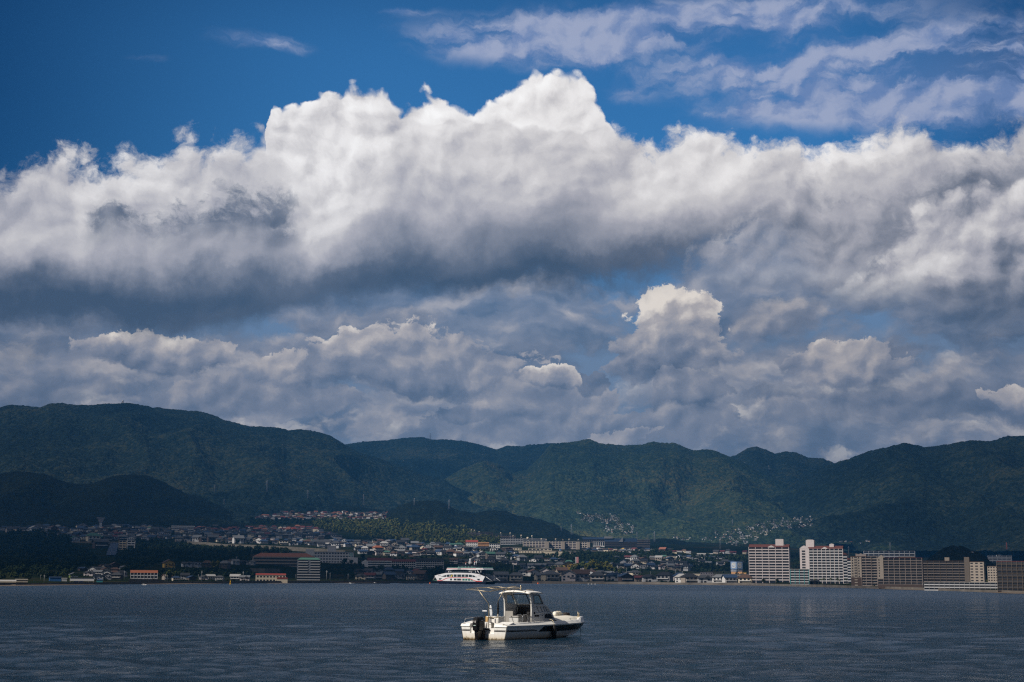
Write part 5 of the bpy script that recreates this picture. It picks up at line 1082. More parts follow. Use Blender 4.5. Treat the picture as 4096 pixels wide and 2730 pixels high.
    B("house_block", "plain cream three-storey block standing above a blue-roofed house", "building", 2665, 2703, 2226, 2241, 2, 5, 'grid', 'cream', ('flat', 'pale', 1), 14, 0, wr=(.35, .4))
    # waterside shops left of the white towers
    B("shop_building", "long low cream building left of the white flat-roofed block", "building", 2742, 2812, 2296, 2312, 1, 8, 'grid', 'cream', ('flat', 'pale', 1), 14, 0, wr=(.3, .3))
    B("office", "white flat-roofed three-storey block behind the waterfront houses", "building", 2801, 2852, 2290, 2318, 3, 5, 'grid', 'pwhite', ('flat', 'pale', 1), 16, R(-6), wr=(.3, .4))
    B("shop_building", "very long low beige building behind waterfront houses left of the towers", "building", 2852, 3002, 2298, 2314, 1, 14, 'grid', 'beige', ('flat', 'pale', 1), 18, 0, wr=(.3, .3))
    t = root_at("billboard", 2947, 2298, "large blue-grey two-faced billboard with pale letter G emblems", "billboard", Y=on_land(2947, 2303).y * .99)
    sgn = mat("billboard blue", (.20, .30, .48), .6, .08, .4); sgd = mat("billboard dark blue", (.07, .11, .19), .6, .08, .4); lt = mat("billboard lettering", (.62, .60, .55), .6)
    for k, sx in enumerate((-1, 1)):
        f = empty("panel", (0, -6, 0), 0); f.parent = t; f.rotation_euler = (0, 0, R(-24 if sx < 0 else 28))
        x0, x1 = (-26, 0) if sx < 0 else (0, 27)
        c = MB(); c.box(x0, x1, 0, 1, 22, 50); c.build("emblem_field", sgn, f); c = MB(); c.box(x0, x1, 0, 1, 10, 21.98); c.build("name_field", sgd, f)
        c = MB(); cx = (x0 + x1) / 2; z0, z1 = 25, 46; w = 8.5; th = 3.4
        # letter G as three bars and strokes
        c.prism([(cx - w, z0 + 4), (cx - w, z1 - 4), (cx - w + 4, z1), (cx + w, z1), (cx + w, z1 - th), (cx - w + 5, z1 - th), (cx - w + th, z1 - 6), (cx - w + th, z0 + 5), (cx - w + 5, z0 + th), (cx + w - 5, z0 + th), (cx + w - th, z0 + 5), (cx + w - th, z0 + 6.6), (cx - 2, z0 + 6.6), (cx - 2, z0 + 10), (cx + w, z0 + 10), (cx + w, z0 + 4), (cx + w - 4, z0), (cx - w + 4, z0)], 'y', -.3, -.02)
        c.prism([(cx - w + th + .1, z0 + 12.5), (cx + w, z0 + 12.5), (cx + w, z0 + 15.6), (cx - w + th + .1, z0 + 15.6)], 'y', -.3, -.02); c.build("emblem", lt, f)
        text("lettering", "GRAND", 6.6, lt, f, (cx, -.1, 13.4), (1, 0, 0), (0, 0, 1), .05); text("lettering", "PTW", 3.2, lt, f, (cx - 5, -.1, 18.6), (1, 0, 0), (0, 0, 1), .05)
    c = MB(); c.box(-22, 22, -3, 6, -6, 10); c.build("base_wall", WM('orangewall'), t)
    t = root_at("shop_building", 2972, 2303, "small bright orange-walled shop at the foot of the billboard", "shop", Y=on_land(2972, 2303).y * .985); c = MB(); c.box(-13, 13, 0, 10, -2, 10); c.build("wall", WM('orangewall'), t); c = MB(); c.box(-14, 14, -.6, 10.4, 10.02, 11.4); c.build("roof", WM('yellow'), t); boxp("window", t, -3, 3, -.2, -.02, 3, 7, GLS)
    t = root_at("sign_tower", 2308, 2250, "tall pink and white pillar sign above a white canopy roof", "sign", Y=on_land(2308, 2258).y); c = MB(); c.box(-6, 6, 0, 3, -8, 21); c.build("pillar", WM('pink'), t); c = MB(); c.box(-6.2, -3, -.4, -.05, -8, 21.2); c.build("white_edge", WM('white'), t)
    t = root_at("canopy_roof", 2302, 2262, "wide white flat canopy with a pointed end under the pink sign", "canopy"); c = MB(); c.prism([(-38, 8), (30, 8), (38, 2), (38, 1), (30, 4), (-38, 4)], 'y', 0, 20); c.build("roof", WM('white'), t); c = MB(); [c.box(a, a + 1.5, 1, 3, -3, 4) for a in (-34, -10, 12)]; c.build("post", WM('lgrey'), t)
    B("shop_building", "dark green hip-roofed shop left of the pink sign tower", "shop", 2260, 2292, 2249, 2256, 1, 4, 'grid', 'cream', ('hip', 'green', 8), 14, 0, Y=on_land(2270, 2250).y, wr=(.3, .3))
    # left waterside
    B("station_building", "beige open-sided ferry station with flat roof by the left shore", "station", 62, 109, 2318, 2335, 2, 5, 'band', 'cream', ('flat', 'pale', 1.6), 16, 0, band='cream')
    B("platform_shelter", "long grey-roofed platform shelter at the far left shore", "shelter", -60, 60, 2326, 2338, 1, 10, 'band', 'cream', ('gx', 'pale', 6), 16, 0, band='cream')
    t = B("warehouse", "long white shed on stilts over the left shore", "warehouse", 281, 374, 2313, 2325, 1, 3, 'plain', 'white', ('flat', 'grey', .8), 20, 0, Y=on_land(327, 2334).y, found=0)
    c = MB(); [c.box(a, a + 1.6, .5, 2.5, -13, -.02) for a in (-46, -12, 25, 44)]; c.build("stilt", WM('beige'), t)
    t = root_at("mural_board", 315, 2336, "blue painted board with coloured round marks under the white shed", "board", Y=on_land(315, 2332).y); c = MB(); c.box(-18, 18, 0, 1, -2, 11); c.build("board", WM('blue'), t)
    for k, cn in enumerate(('green', 'yellow', 'white', 'orange', 'pink', 'white')): c = MB(); c.lathe([(1.9, -.3), (1.9, -.05)], (-15 + k * 5.2, 0, 2.2), 10, 'y'); c.build("round_mark", WM(cn), t)
    B("shed", "blue-walled shed at the foot of the dark knoll", "shed", 198, 244, 2311, 2326, 1, 3, 'plain', 'blue', ('gx', 'blue', 3), 14, R(5))
    B("shed", "small grey shed right of the blue shed", "shed", 247, 267, 2315, 2326, 1, 3, 'plain', 'lgrey', ('gx', 'pale', 2), 10, 0)
    B("boat_house", "small teal-green pavilion hut right of the white stilt shed", "hut", 386, 410, 2322, 2334, 1, 2, 'plain', 'teal', ('hip', 'blue', 5), 10, 0)
    # left hillside specials
    t = root_at("water_tower", 402, 2104, "white funnel-shaped water tower in front of the dark wooded hill", "water tower", Y=2600); c = MB(); c.box(-5, 5, -5, 5, -4, 14); c.build("stem", WM('lgrey'), t); c = MB(); c.hexa([(-7, -6, 14.1), (7, -6, 14.1), (7, 6, 14.1), (-7, 6, 14.1)], [(-13, -10, 30), (13, -10, 30), (13, 10, 30), (-13, 10, 30)]); c.build("tank", WM('pwhite'), t); c = MB(); c.box(-17, 17, -12, 12, 30.1, 32); c.build("top_slab", WM('lgrey'), t)
    B("apartment_block", "left one of two narrow three-storey white blocks above the solar field", "apartment block", 475, 503, 2164, 2200, 4, 2, 'balcony', 'cream', ('flat', 'pale', 1), 18, 0, band='cream')
    B("apartment_block", "right one of two narrow three-storey white blocks above the solar field", "apartment block", 509, 538, 2164, 2200, 4, 2, 'balcony', 'white', ('flat', 'pale', 1), 18, 0, band='white')
    for i, (x0, x1, yt, yb, lab) in enumerate(((424, 474, 2176, 2224, "large sloping field of dark solar panels on the left hillside"), (500, 530, 2202, 2216, "small field of solar panels below the narrow white blocks"))):
        a = [on_land(x0, yb, .6), on_land(x1 - 10, yb, .6), on_land(x1, yt, .6), on_land(x0 + 18, yt, .6)]; c = MB(); n = 8
        t = empty("solar_panels", a[0]); tag(t, lab, "solar panels")
        L = lambda i_, j_: a[0].lerp(a[1], i_).lerp(a[3].lerp(a[2], i_), j_) - a[0]
        for r_ in range(n):
            c = MB(); c.quad(L(0, (r_ + .05) / n), L(1, (r_ + .05) / n), L(1, (r_ + .85) / n) + Vector((0, 0, 1.2)), L(0, (r_ + .85) / n) + Vector((0, 0, 1.2))); o = c.build("panel_row", mat("solar cell", (.018, .028, .055), .6, .3, .5, spec=.1), t); mo = o.modifiers.new("t", 'SOLIDIFY'); mo.thickness = .2
    # on the mountain top
    for a, b, yt, yb, lab, w in ((360, 397, 1628, 1640, "dark red hotel building on the crest of the left mountain", 'brown'), (420, 478, 1629, 1640, "long white hotel building on the left mountain crest below the mast", 'lgrey')):
        B("hilltop_hotel", lab, "hotel", a, b, yt, yb, 2, 8, 'band', w, ('flat', 'dark red', 1), 10, 0, Y=4880, band='lgrey' if w != 'brown' else 'brown', found=8)
landmarks_pending = landmarks
landmarks()
# ------------------------------------------------------------------ houses
_hp = {}
def house_proto(kind, wall, roof, v, detail):
    """unit-width house, front towards -y; made once, copied later"""
    k = (kind, wall, roof, v, detail)
    if k in _hp: return _hp[k]
    rr = random.Random(hash(k) % 9999 if False else (len(kind) * 7 + sum(map(ord, wall + roof)) + v * 31))
    W, D = 1.0, .75; hw = (.42, .50, .36)[v % 3]; hr = (.24, .30, .20)[v % 3]
    ms = []
    b = MB(); b.box(-.5, .5, 0, D, -.35, hw)
    if kind == 'gy': b.prism([(-.5, hw), (.5, hw), (0, hw + hr - .02)], 'y', .001, D)
    if kind == 'gx': b.prism([(0, hw), (D, hw), (D / 2, hw + hr - .03)], 'x', -.5, .5)
    if v == 1: b.box(.1, .5, -.14, -.001, -.35, hw * .5)
    ms.append(("wall", b.mesh("wall", WM(wall))))
    ov = .08; c = MB(); x0, x1, y0, y1 = -.5 - ov, .5 + ov, -ov, D + ov
    if kind == 'hip': c._add([(x0, y0, hw), (x1, y0, hw), (x1, y1, hw), (x0, y1, hw), (x0 + .34, D / 2, hw + hr), (x1 - .34, D / 2, hw + hr)], [(0, 1, 5, 4), (1, 2, 5), (2, 3, 4, 5), (3, 0, 4), (0, 3, 2, 1)])
    elif kind == 'gx': c.prism([(y0, hw - .02), (D / 2, hw + hr - .03), (y1, hw - .02), (y1, hw + .03), (D / 2, hw + hr + .02), (y0, hw + .03)], 'x', x0, x1)
    elif kind == 'gy': c.prism([(x0, hw - .03), (0, hw + hr - .03), (x1, hw - .03), (x1, hw + .02), (0, hw + hr + .02), (x0, hw + .02)], 'y', y0, y1)
    else: c.box(x0 + .04, x1 - .04, y0 + .04, y1 - .04, hw + .001, hw + .05)
    if v == 2 and kind in ('hip', 'gx'): c.prism([(.0, hw + .02), (.36, hw + .02), (.18, hw + .20)], 'y', -.12, D * .45)
    if v == 1: c.box(.06, .54, -.2, -.002, hw * .5 + .001, hw * .5 + .035)
    ms.append(("roof", c.mesh("roof", RM(roof))))
    wins = []
    if detail:
        wm = MB().box(-.075, .075, -.012, -.002, 0, .12).mesh("window", GLS)
        for x, z in (((-.3, .24), (.28, .24), (-.3, .05), (0, .24)), ((-.3, .27), (.0, .27), (.3, .32), (-.32, .06)), ((-.25, .18), (.25, .18), (.0, .02), (-.25, .0)))[v % 3]: wins.append(("window", wm, (x, 0, z)))
        if v == 0: wins.append(("balcony", MB().box(-.42, .42, -.10, -.013, .17, .23).mesh("balcony", WM('white' if wall != 'white' else 'lgrey')), (0, 0, 0)))
    _hp[k] = (ms, wins); return _hp[k]
WALLC = {'white': 'white', 'cream': 'cream', 'beige': 'beige', 'grey': 'grey', 'lgrey': 'pale grey', 'brown': 'brown', 'yellow': 'yellow', 'dbrown': 'dark brown', 'green': 'green', 'pink': 'pink', 'pinkbeige': 'pinkish', 'pwhite': 'off-white', 'slate': 'slate', 'orangewall': 'tan'}
SH = {'hip': 'hipped', 'gx': 'pitched', 'gy': 'gabled', 'flat': 'flat'}
rows = [
 ("in row under dark left hill", 10, 640, 2114, 2116, 20, 28, 'd'), ("in second row under dark hill", 0, 700, 2128, 2130, 22, 30, 'd'),
 ("in third row under dark hill", 140, 700, 2143, 2146, 24, 32, 'd'), ("in row above narrow white blocks", 290, 660, 2160, 2164, 26, 34, 'd'),
 ("in middle town's top row", 700, 1260, 2117, 2118, 16, 22, 'r'), ("in middle town's second row", 690, 1290, 2126, 2128, 17, 23, 'r'), ("in middle town's third row", 690, 1330, 2137, 2141, 18, 25, 'd'),
 ("in middle town's fourth row", 700, 1360, 2149, 2156, 22, 30, 'd'), ("in row above long stone wall", 700, 1340, 2165, 2186, 30, 42, 'd'),
 ("in row behind white hospital", 1250, 1640, 2172, 2176, 22, 30, 'd'), ("in row above hotel roofs", 1240, 1870, 2186, 2192, 24, 34, 'd'), ("in row just behind hotel wings", 1440, 1800, 2222, 2226, 26, 34, 'd'), ("in scrub right of hotel", 1800, 2060, 2252, 2262, 28, 36, 'g'), ("in row above right white towers", 2780, 2990, 2258, 2264, 22, 28, 'd'), ("in row touching hotel roofs", 1420, 2060, 2204, 2210, 26, 36, 'd'), ("in row right of hotel", 1790, 2080, 2226, 2236, 28, 36, 'd'),
 ("in row under beige warehouse", 2080, 2300, 2246, 2250, 26, 36, 'd'), ("in row below pink sign", 2080, 2400, 2274, 2282, 34, 44, 'g'),
 ("in row right of warehouse", 2330, 2570, 2206, 2212, 16, 24, 'd'), ("in row right of mound", 2640, 3000, 2212, 2218, 18, 26, 'r'), ("in upper row left of billboard", 2500, 2800, 2242, 2248, 22, 30, 'd'), ("in middle row left of billboard", 2480, 2790, 2258, 2264, 24, 30, 'd'), ("in lower row left of billboard", 2440, 2760, 2275, 2281, 26, 34, 'd'),
 ("on shore left of clubhouse", 800, 1015, 2322, 2323, 32, 42, 'g'), ("on shore left of ferry", 1290, 1700, 2320, 2321, 36, 48, 'g'), ("behind shore row, ferry's left", 1420, 1680, 2298, 2300, 30, 38, 'd'),
 ("on waterside right of ferry", 1985, 2760, 2323, 2328, 42, 62, 'g'), ("on waterside beside billboard", 2700, 3000, 2331, 2333, 44, 60, 'g'), ("behind waterside row, ferry's right", 2080, 2560, 2303, 2306, 34, 44, 'g'),
 ("above white stilt shed", 300, 500, 2302, 2306, 30, 38, 'g'), ("in back row above shed", 290, 480, 2288, 2290, 26, 34, 'd'), ("left of long brick-red roof", 700, 900, 2266, 2272, 32, 42, 'g'), ("just left of brick-red roof", 900, 1010, 2256, 2260, 26, 32, 'd'),
 ("on plateau's front row", 980, 1580, 2076, 2076, 14, 18, 'r'), ("on plateau's middle row", 940, 1570, 2067, 2066, 13, 17, 'r'), ("on plateau's back row", 880, 1560, 2058, 2057, 12, 16, 'r'), ("on left shore, front row", 376, 518, 2318, 2320, 34, 42, 'g'), ("on left shore, upper row", 392, 520, 2276, 2280, 28, 34, 'g'), ("left shore beyond terrace", 636, 800, 2322, 2322, 26, 34, 'g'), ("in half row under dark hill", 0, 700, 2121, 2122, 14, 20, 'd'), ("in half row above solar field", 120, 700, 2136, 2138, 14, 20, 'd'), ("in half row by green-roofed house", 250, 700, 2152, 2155, 16, 21, 'd'), ("in middle town, upper half row", 700, 1270, 2121, 2123, 13, 19, 'r'), ("in middle town, second half row", 700, 1310, 2132, 2135, 14, 20, 'd'), ("in middle town, third half row", 700, 1340, 2143, 2148, 15, 21, 'd'), ("in middle town, lowest half row", 720, 1400, 2158, 2172, 17, 21, 'd'), ("behind hospital, half row", 1300, 1900, 2181, 2186, 16, 21, 'd'), ("behind hotels, half row", 1440, 2060, 2198, 2202, 17, 21, 'd'), ("behind hotels, lower half row", 1430, 2070, 2214, 2218, 18, 21, 'd'), ("right of estate, half row", 2340, 2680, 2200, 2206, 14, 19, 'd'), ("right slope, half row", 2460, 2900, 2235, 2240, 17, 21, 'd'), ("right slope, lower half row", 2440, 2780, 2268, 2272, 18, 21, 'd'), ("on small wooded hill", 1590, 1775, 2078, 2084, 16, 24, 'r'),
]
PAL = {'d': [('dark grey', 5), ('black', 5), ('blue', 4), ('grey', 3), ('brown', 2), ('dark red', 1), ('green', .5), ('orange', .15), ('pale', .5)],
       'r': [('dark red', 6), ('brown', 4), ('brick', 3), ('dark grey', 5), ('red', .6), ('orange', .3), ('pale', .5)],
       'g': [('dark grey', 5), ('grey', 3), ('black', 3), ('brown', 2), ('blue', 1), ('pale', 1), ('dark red', .6)]}
WPAL = [('white', 3), ('cream', 3), ('beige', 3), ('lgrey', 4), ('grey', 4), ('brown', 2.5), ('pwhite', 2), ('dbrown', 2), ('yellow', .3)]
def pick(r, L): return r.choices([a for a, _ in L], [b for _, b in L])[0]
H = []
BUSY = [(283, 312, 2285, 2315), (657, 700, 2249, 2275), (376, 436, 2166, 2196), (521, 640, 2280, 2330), (1180, 1285, 2250, 2330), (1020, 1160, 2290, 2330), (2260, 2345, 2240, 2262), (686, 780, 2095, 2126), (1862, 2002, 2160, 2192), (2665, 2703, 2223, 2241), (2788, 2851, 2213, 2224)]
for ri, (ph, a, b, y0, y1, w0, w1, pal) in enumerate(rows):
    r = random.Random(100 + ri); x = a + w0 * .5
    while x < b:
        w = r.uniform(w0, w1); y = y0 + (y1 - y0) * (x - a) / (b - a) + r.uniform(-3, 3) * (1 if w < 34 else .6)
        if r.random() > .04 and not any(p[0] - w * .5 < x < p[1] + w * .5 and p[2] < y < p[3] + 3 for p in BUSY):
            kind = pick(r, [('hip', 4), ('gx', 4), ('gy', 2.2), ('flat', .7)])
            H.append(dict(ph=ph, row=ri, x=x, y=y, w=w, kind=kind, wall=pick(r, WPAL), roof=pick(r, PAL[pal]), v=r.randrange(3), yaw=r.uniform(-.5, .5)))
        x += w * r.uniform(.82, 1.10)
SPEC = [(297, 2313, 32, 'gy', 'green', 'grey', 0, "bright green house with grey roof above the white stilt shed"), (678, 2273, 42, 'gy', 'yellow', 'brown', 1, "bright yellow gabled house among trees on the lower slope"), (406, 2193, 54, 'gx', 'dbrown', 'dark grey', 0, "large dark house beside the solar panel field"),
        (302, 2168, 34, 'gy', 'white', 'green', 0, "tall white modern house with a green roof on the left slope"), (377, 2165, 50, 'hip', 'cream', 'green', 0, "wide house with pale teal roof on the left slope"), (2922, 2331, 0, '', '', '', 0, "")]
H.sort(key=lambda h: -h['w']); SP = [s for s in SPEC if s[2]]
indiv = H[:300 - len(SP)]; rest = H[300 - len(SP):]
indiv.sort(key=lambda h: (h['row'], h['x'])); cnt = {}; seen = {}
def put_house(x, y, w, kind, wall, roof, v, yaw, label, grp):
    p = on_land(x, y); s = p.y * .98 / FPX * w
    ms, wins = house_proto(kind, wall, roof, v, w >= 26)
    rt = empty("house", p, -math.atan2(p.x, p.y) + yaw, s); tag(rt, label, "house", grp)
    for nm, me in ms: link(nm, me, rt)
    for nm, me, l in wins: o = link(nm, me, rt); o.location = l
    return rt
for h in indiv:
    i = cnt[h['row']] = cnt.get(h['row'], 0) + 1
    lab = "%s house, %s %s roof, %s from left %s" % (WALLC[h['wall']], h['roof'], SH[h['kind']], ORD[min(i, 40) - 1], h['ph'])
    if len(lab.replace("-", " ").split()) > 16: lab = "%s house, %s roof, %s from left %s" % (WALLC[h['wall']], h['roof'], ORD[min(i, 40) - 1], h['ph'])
    put_house(h['x'], h['y'], h['w'], h['kind'], h['wall'], h['roof'], h['v'], h['yaw'], lab, "houses of the shore town")
for x, y, w, k, wl, rf, v, lab in SP: put_house(x, y, w, k, wl, rf, v, .25, lab, "houses of the shore town")
def merged_houses(name, items, where):
    """many tiny far houses as one mass"""
    V = []; F = []; MI = []; mats = []; mk = {}
    def mi(m):
        if m.name not in mk: mk[m.name] = len(mats); mats.append(m)
        return mk[m.name]
    for (p, s, yaw, kind, wall, roof, v) in items:
        ms, _ = house_proto(kind, wall, roof, v, False); R_ = Matrix.Translation(p) @ Matrix.Rotation(yaw, 4, 'Z') @ Matrix.Scale(s, 4)
        for (nm, me), m in zip(ms, (WM(wall), RM(roof))):
            b = len(V); V += [R_ @ q.co for q in me.vertices]
            for pl in me.polygons: F.append([b + i for i in pl.vertices]); MI.append(mi(m))
    me = bpy.data.meshes.new(name); me.from_pydata(V, [], F); me.polygons.foreach_set('material_index', MI)
    for m in mats: me.materials.append(m)
    o = link(name, me); tag(o, kind='stuff'); return o
it = []
for h in rest:
    p = on_land(h['x'], h['y']); it.append((p, p.y * .98 / FPX * h['w'], -math.atan2(p.x, p.y) + h['yaw'], h['kind'], h['wall'], h['roof'], h['v']))
merged_houses("distant_houses", it, 0)

# ------------------------------------------------------------------ things on the mountains, found by a line of sight
dg = bpy.context.evaluated_depsgraph_get(); bpy.context.view_layer.update(); dg = bpy.context.evaluated_depsgraph_get()
def hit(px, py):
    ok, p, n, i, o, m_ = sc.ray_cast(dg, Vector((0, 0, CAM_H)) + pdir(px, py).normalized() * 60, pdir(px, py).normalized())
    return p if ok and p.y > 60 else None
def inpoly(x, y, P):
    c = False; j = len(P) - 1
    for i in range(len(P)):
        if (P[i][1] > y) != (P[j][1] > y) and x < (P[j][0] - P[i][0]) * (y - P[i][1]) / (P[j][1] - P[i][1]) + P[i][0]: c = not c
        j = i
    return c
def sample(P, n, r):
    xs = [p[0] for p in P]; ys = [p[1] for p in P]; out = []
    while len(out) < n:
        x, y = r.uniform(min(xs), max(xs)), r.uniform(min(ys), max(ys))
        if inpoly(x, y, P): out.append((x, y))
    return out
villages = [([(2308, 2050), (2335, 2056), (2455, 2060), (2480, 2076), (2500, 2098), (2450, 2100), (2400, 2090), (2330, 2086)], 480, 3, 5.5), ([(2375, 2110), (2500, 2095), (2540, 2102), (2530, 2135), (2470, 2140)], 110, 4, 7), ([(2680, 2152), (2740, 2150), (2780, 2160), (2700, 2162)], 14, 5, 8),
            ([(2860, 2125), (2980, 2110), (3060, 2090), (3130, 2075), (3260, 2062), (3262, 2100), (3200, 2112), (3090, 2118), (3060, 2150), (2960, 2190), (2900, 2170), (2810, 2160)], 420, 3.5, 7.5), ([(3350, 2172), (3420, 2165), (3490, 2170), (3440, 2180)], 16, 6, 9), ([(3880, 2206), (4090, 2212), (4090, 2230), (3900, 2226)], 22, 7, 11)]
it = []; r = random.Random(5)
for P, n, w0, w1 in villages:
    for x, y in sample(P, n, r):
        y = round((y + x * .06) / 5.2) * 5.2 - x * .06 + r.uniform(-.8, .8)
        if math.sin(x * .09 + y * .05) * math.cos(x * .031 - y * .12) < -.25: continue
        p = hit(x, y)
        if p: it.append((p + Vector((0, 0, .3)), p.y * .98 / FPX * r.uniform(w0, w1), r.uniform(-.6, .6), pick(r, [('gx', 3), ('hip', 2), ('gy', 2), ('flat', 2)]), pick(r, [('white', 1), ('cream', 2), ('lgrey', 3), ('grey', 3)]), pick(r, [('dark grey', 5), ('black', 3), ('grey', 3), ('brick', 1), ('brown', 1)]), r.randrange(3)))
merged_houses("village_houses", it, 0)
VT = []
for P, n, w0, w1 in villages:
    for x, y in sample(P, int(n * .9), r):
        p = hit(x, y)
        if p: VT.append((tuple(p), p.y * .98 / FPX * r.uniform(3, 6.5)))
PYM = mat("pylon steel", (.30, .31, .33), .6, .2, .3); PYR = mat("pylon red", (.40, .09, .06), .6, .2, .3)
def pylon(px, py, h, label, red=False):
    p = hit(px, py) or on_land(px, py); s = p.y * .98 / FPX * h; c = MB(); t = max(.012, .8 / h * .5)
    for sx in (-1, 1):
        for sy in (-1, 1): c.tube([(sx * .10, sy * .10, -.08), (sx * .035, sy * .035, .55), (sx * .012, sy * .012, 1)], t * .7, 4)
    for k in range(8):
        z0, z1 = k / 9, (k + 1) / 9; w = lambda z: .10 - .118 * z if z < .55 else .035 - .05 * (z - .55)
        c.tube([(-w(z0), -w(z0), z0), (w(z1), -w(z1), z1)], t * .45, 3); c.tube([(w(z0), -w(z0), z0), (-w(z1), -w(z1), z1)], t * .45, 3)
    rt = empty("pylon", p, -math.atan2(p.x, p.y) + .3, s); tag(rt, label, "pylon", "power pylons on the hills"); c.build("lattice", PYR if red else PYM, rt)
    for z, l in ((.60, .20), (.74, .17), (.88, .14)):
        a = MB(); a.tube([(-l, 0, z), (0, 0, z + .025), (l, 0, z)], t * .6, 4); a.build("crossarm", PYM, rt)
for px, py, h, lab in ((1454, 2021, 44, "tall lattice pylon above the middle plateau houses"), (1796, 2036, 38, "pylon rising from the slope behind the small wooded hill"), (1657, 2023, 30, "faint pylon standing behind the crest of the small wooded hill"), (896, 2020, 24, "small pylon at the right foot of the dark left hill"), (858, 1970, 30, "pylon on the mountain just above the right shoulder of the dark hill"),
                       (1067, 1968, 46, "pylon on the mountain between the dark hill and the plateau"), (1231, 1996, 36, "pylon on the mountain left of the tallest plateau pylon"), (2286, 2140, 42, "pylon at the right end of the dark ridge"), (2245, 2123, 16, "short pylon peeping over the dark ridge"), (2548, 2154, 26, "thin pylon behind the wide brown building"), (2592, 2172, 34, "left pylon of the pair right of the brown building"), (2618, 2168, 42, "right and taller pylon of the pair right of the brown building"),
                       (2930, 2100, 22, "pylon on the mountainside above the billboard"), (2881, 2198, 42, "pale pylon standing in the woods left of the first white tower"), (3076, 1882, 22, "tiny pylon high in the mountain saddle"), (3561, 2203, 32, "pylon on the wooded mound behind the brown-pink block"), (4028, 2219, 48, "red-topped pylon behind the rightmost blocks"), (1720, 1766, 34, "pylon standing on the skyline of the middle ridge")):
    pylon(px, py, h, lab, px == 4028)
# mountain-top mast
p = pt(490, 1626, 4950); rt = empty("radio_mast", p, 0, p.y * .98 / FPX); tag(rt, "white radio tower with dome on the left mountain crest", "radio tower")
c = MB(); c.box(-3, 3, -3, 3, -6, 18); c.build("tower", WM('pwhite'), rt)
for z in (3, 8, 13): boxp("gallery", rt, -5, 5, -5, 5, z, z + 1.5, WM('grey'))
c = MB(); c.lathe([(3, 18.1), (4.2, 21), (3, 24.5), (.5, 26)], (0, 0, 0), 10); c.build("dome", WM('white'), rt)
c = MB(); c.tube([(14, 0, -5), (14, 0, 12)], .6, 4); c.build("side_mast", PYM, rt)

# ------------------------------------------------------------------ trees
def leafm(name, c1, c2, c3, sc_=.35):
    m = bpy.data.materials.new(name); m.use_nodes = True; g = NG(m.node_tree); b = g.n['Principled BSDF']
    co = g.node('ShaderNodeTexCoord').outputs['Object']; geo = g.node('ShaderNodeNewGeometry')
    f = g.add(g.mul(g.noise(co, sc_ * .12, 3, .6), .65), g.mul(g.m('FRACT', g.mul(geo.outputs['Random Per Island'], 7.13)), .35))
    g.l.new(g.ramp(f, [(.25, c1), (.5, c2), (.75, c3)]), b.inputs['Base Color']); b.inputs['Roughness'].default_value = .9; b.inputs['Specular IOR Level'].default_value = .12
    return m
L_DARK = leafm("dark leaves", (.006, .014, .007), (.014, .026, .010), (.040, .050, .014))
L_MID = leafm("mixed leaves", (.022, .040, .014), (.050, .068, .020), (.12, .11, .03))
L_OLIVE = leafm("olive leaves", (.030, .050, .018), (.075, .090, .026), (.17, .15, .035))
L_YEL = leafm("yellowing leaves", (.030, .046, .010), (.085, .090, .018), (.20, .14, .025))
BARK = mat("bark", (.06, .045, .035), .9, .3, 2)
def leaf_template(nl, seed, leaf=.34):
    r = np.random.default_rng(seed)
    d = r.normal(size=(nl, 3)); d /= np.linalg.norm(d, axis=1)[:, None]; rad = .55 + .45 * r.random(nl) ** .5
    lob = 1 + .22 * np.sin(d[:, 0] * 4 + seed) * np.cos(d[:, 1] * 3 + seed * 2) + .15 * np.sin(d[:, 2] * 5 + seed)
    c = d * (rad * lob)[:, None] * .5; c[:, 2] = c[:, 2] * .95 + .12
    n = d + r.normal(size=(nl, 3)) * .55; n /= np.linalg.norm(n, axis=1)[:, None]
    a = np.cross(n, r.normal(size=(nl, 3))); a /= np.linalg.norm(a, axis=1)[:, None]; b = np.cross(n, a)
    sz = leaf * (.5 + .7 * r.random(nl))[:, None] * .5
    q = np.stack([c - a * sz - b * sz * .7, c + a * sz - b * sz * .7 + n * sz * .2, c + a * sz * .8 + b * sz * .8, c - a * sz * .9 + b * sz * .6 - n * sz * .2], 1)
    return q.reshape(-1, 3)
TEMPL = [leaf_template(56, i, .34) for i in range(5)]; TEMPD = [leaf_template(150, 20 + i, .24) for i in range(5)]
def foliage_mass(name, pts, m, tm, hfac=1.0):
    """pts: (position, size)"""
    r = np.random.default_rng(len(pts)); out = []
    for (p, s) in pts:
        t = tm[r.integers(len(tm))]; a = r.uniform(0, 6.28); ca, sa = math.cos(a), math.sin(a); q = np.stack([t[:, 0] * ca - t[:, 1] * sa, t[:, 0] * sa + t[:, 1] * ca, t[:, 2] * hfac * r.uniform(.8, 1.25)], 1) * s
        out.append(q + np.array(p))
    V = np.concatenate(out).astype(np.float32); nq = len(V) // 4; me = bpy.data.meshes.new(name)
    me.vertices.add(len(V)); me.vertices.foreach_set('co', V.ravel()); me.loops.add(len(V)); me.loops.foreach_set('vertex_index', np.arange(len(V), dtype=np.int32)); me.polygons.add(nq); me.polygons.foreach_set('loop_start', np.arange(0, len(V), 4, dtype=np.int32)); me.materials.append(m); me.update(); me.validate()
    return me
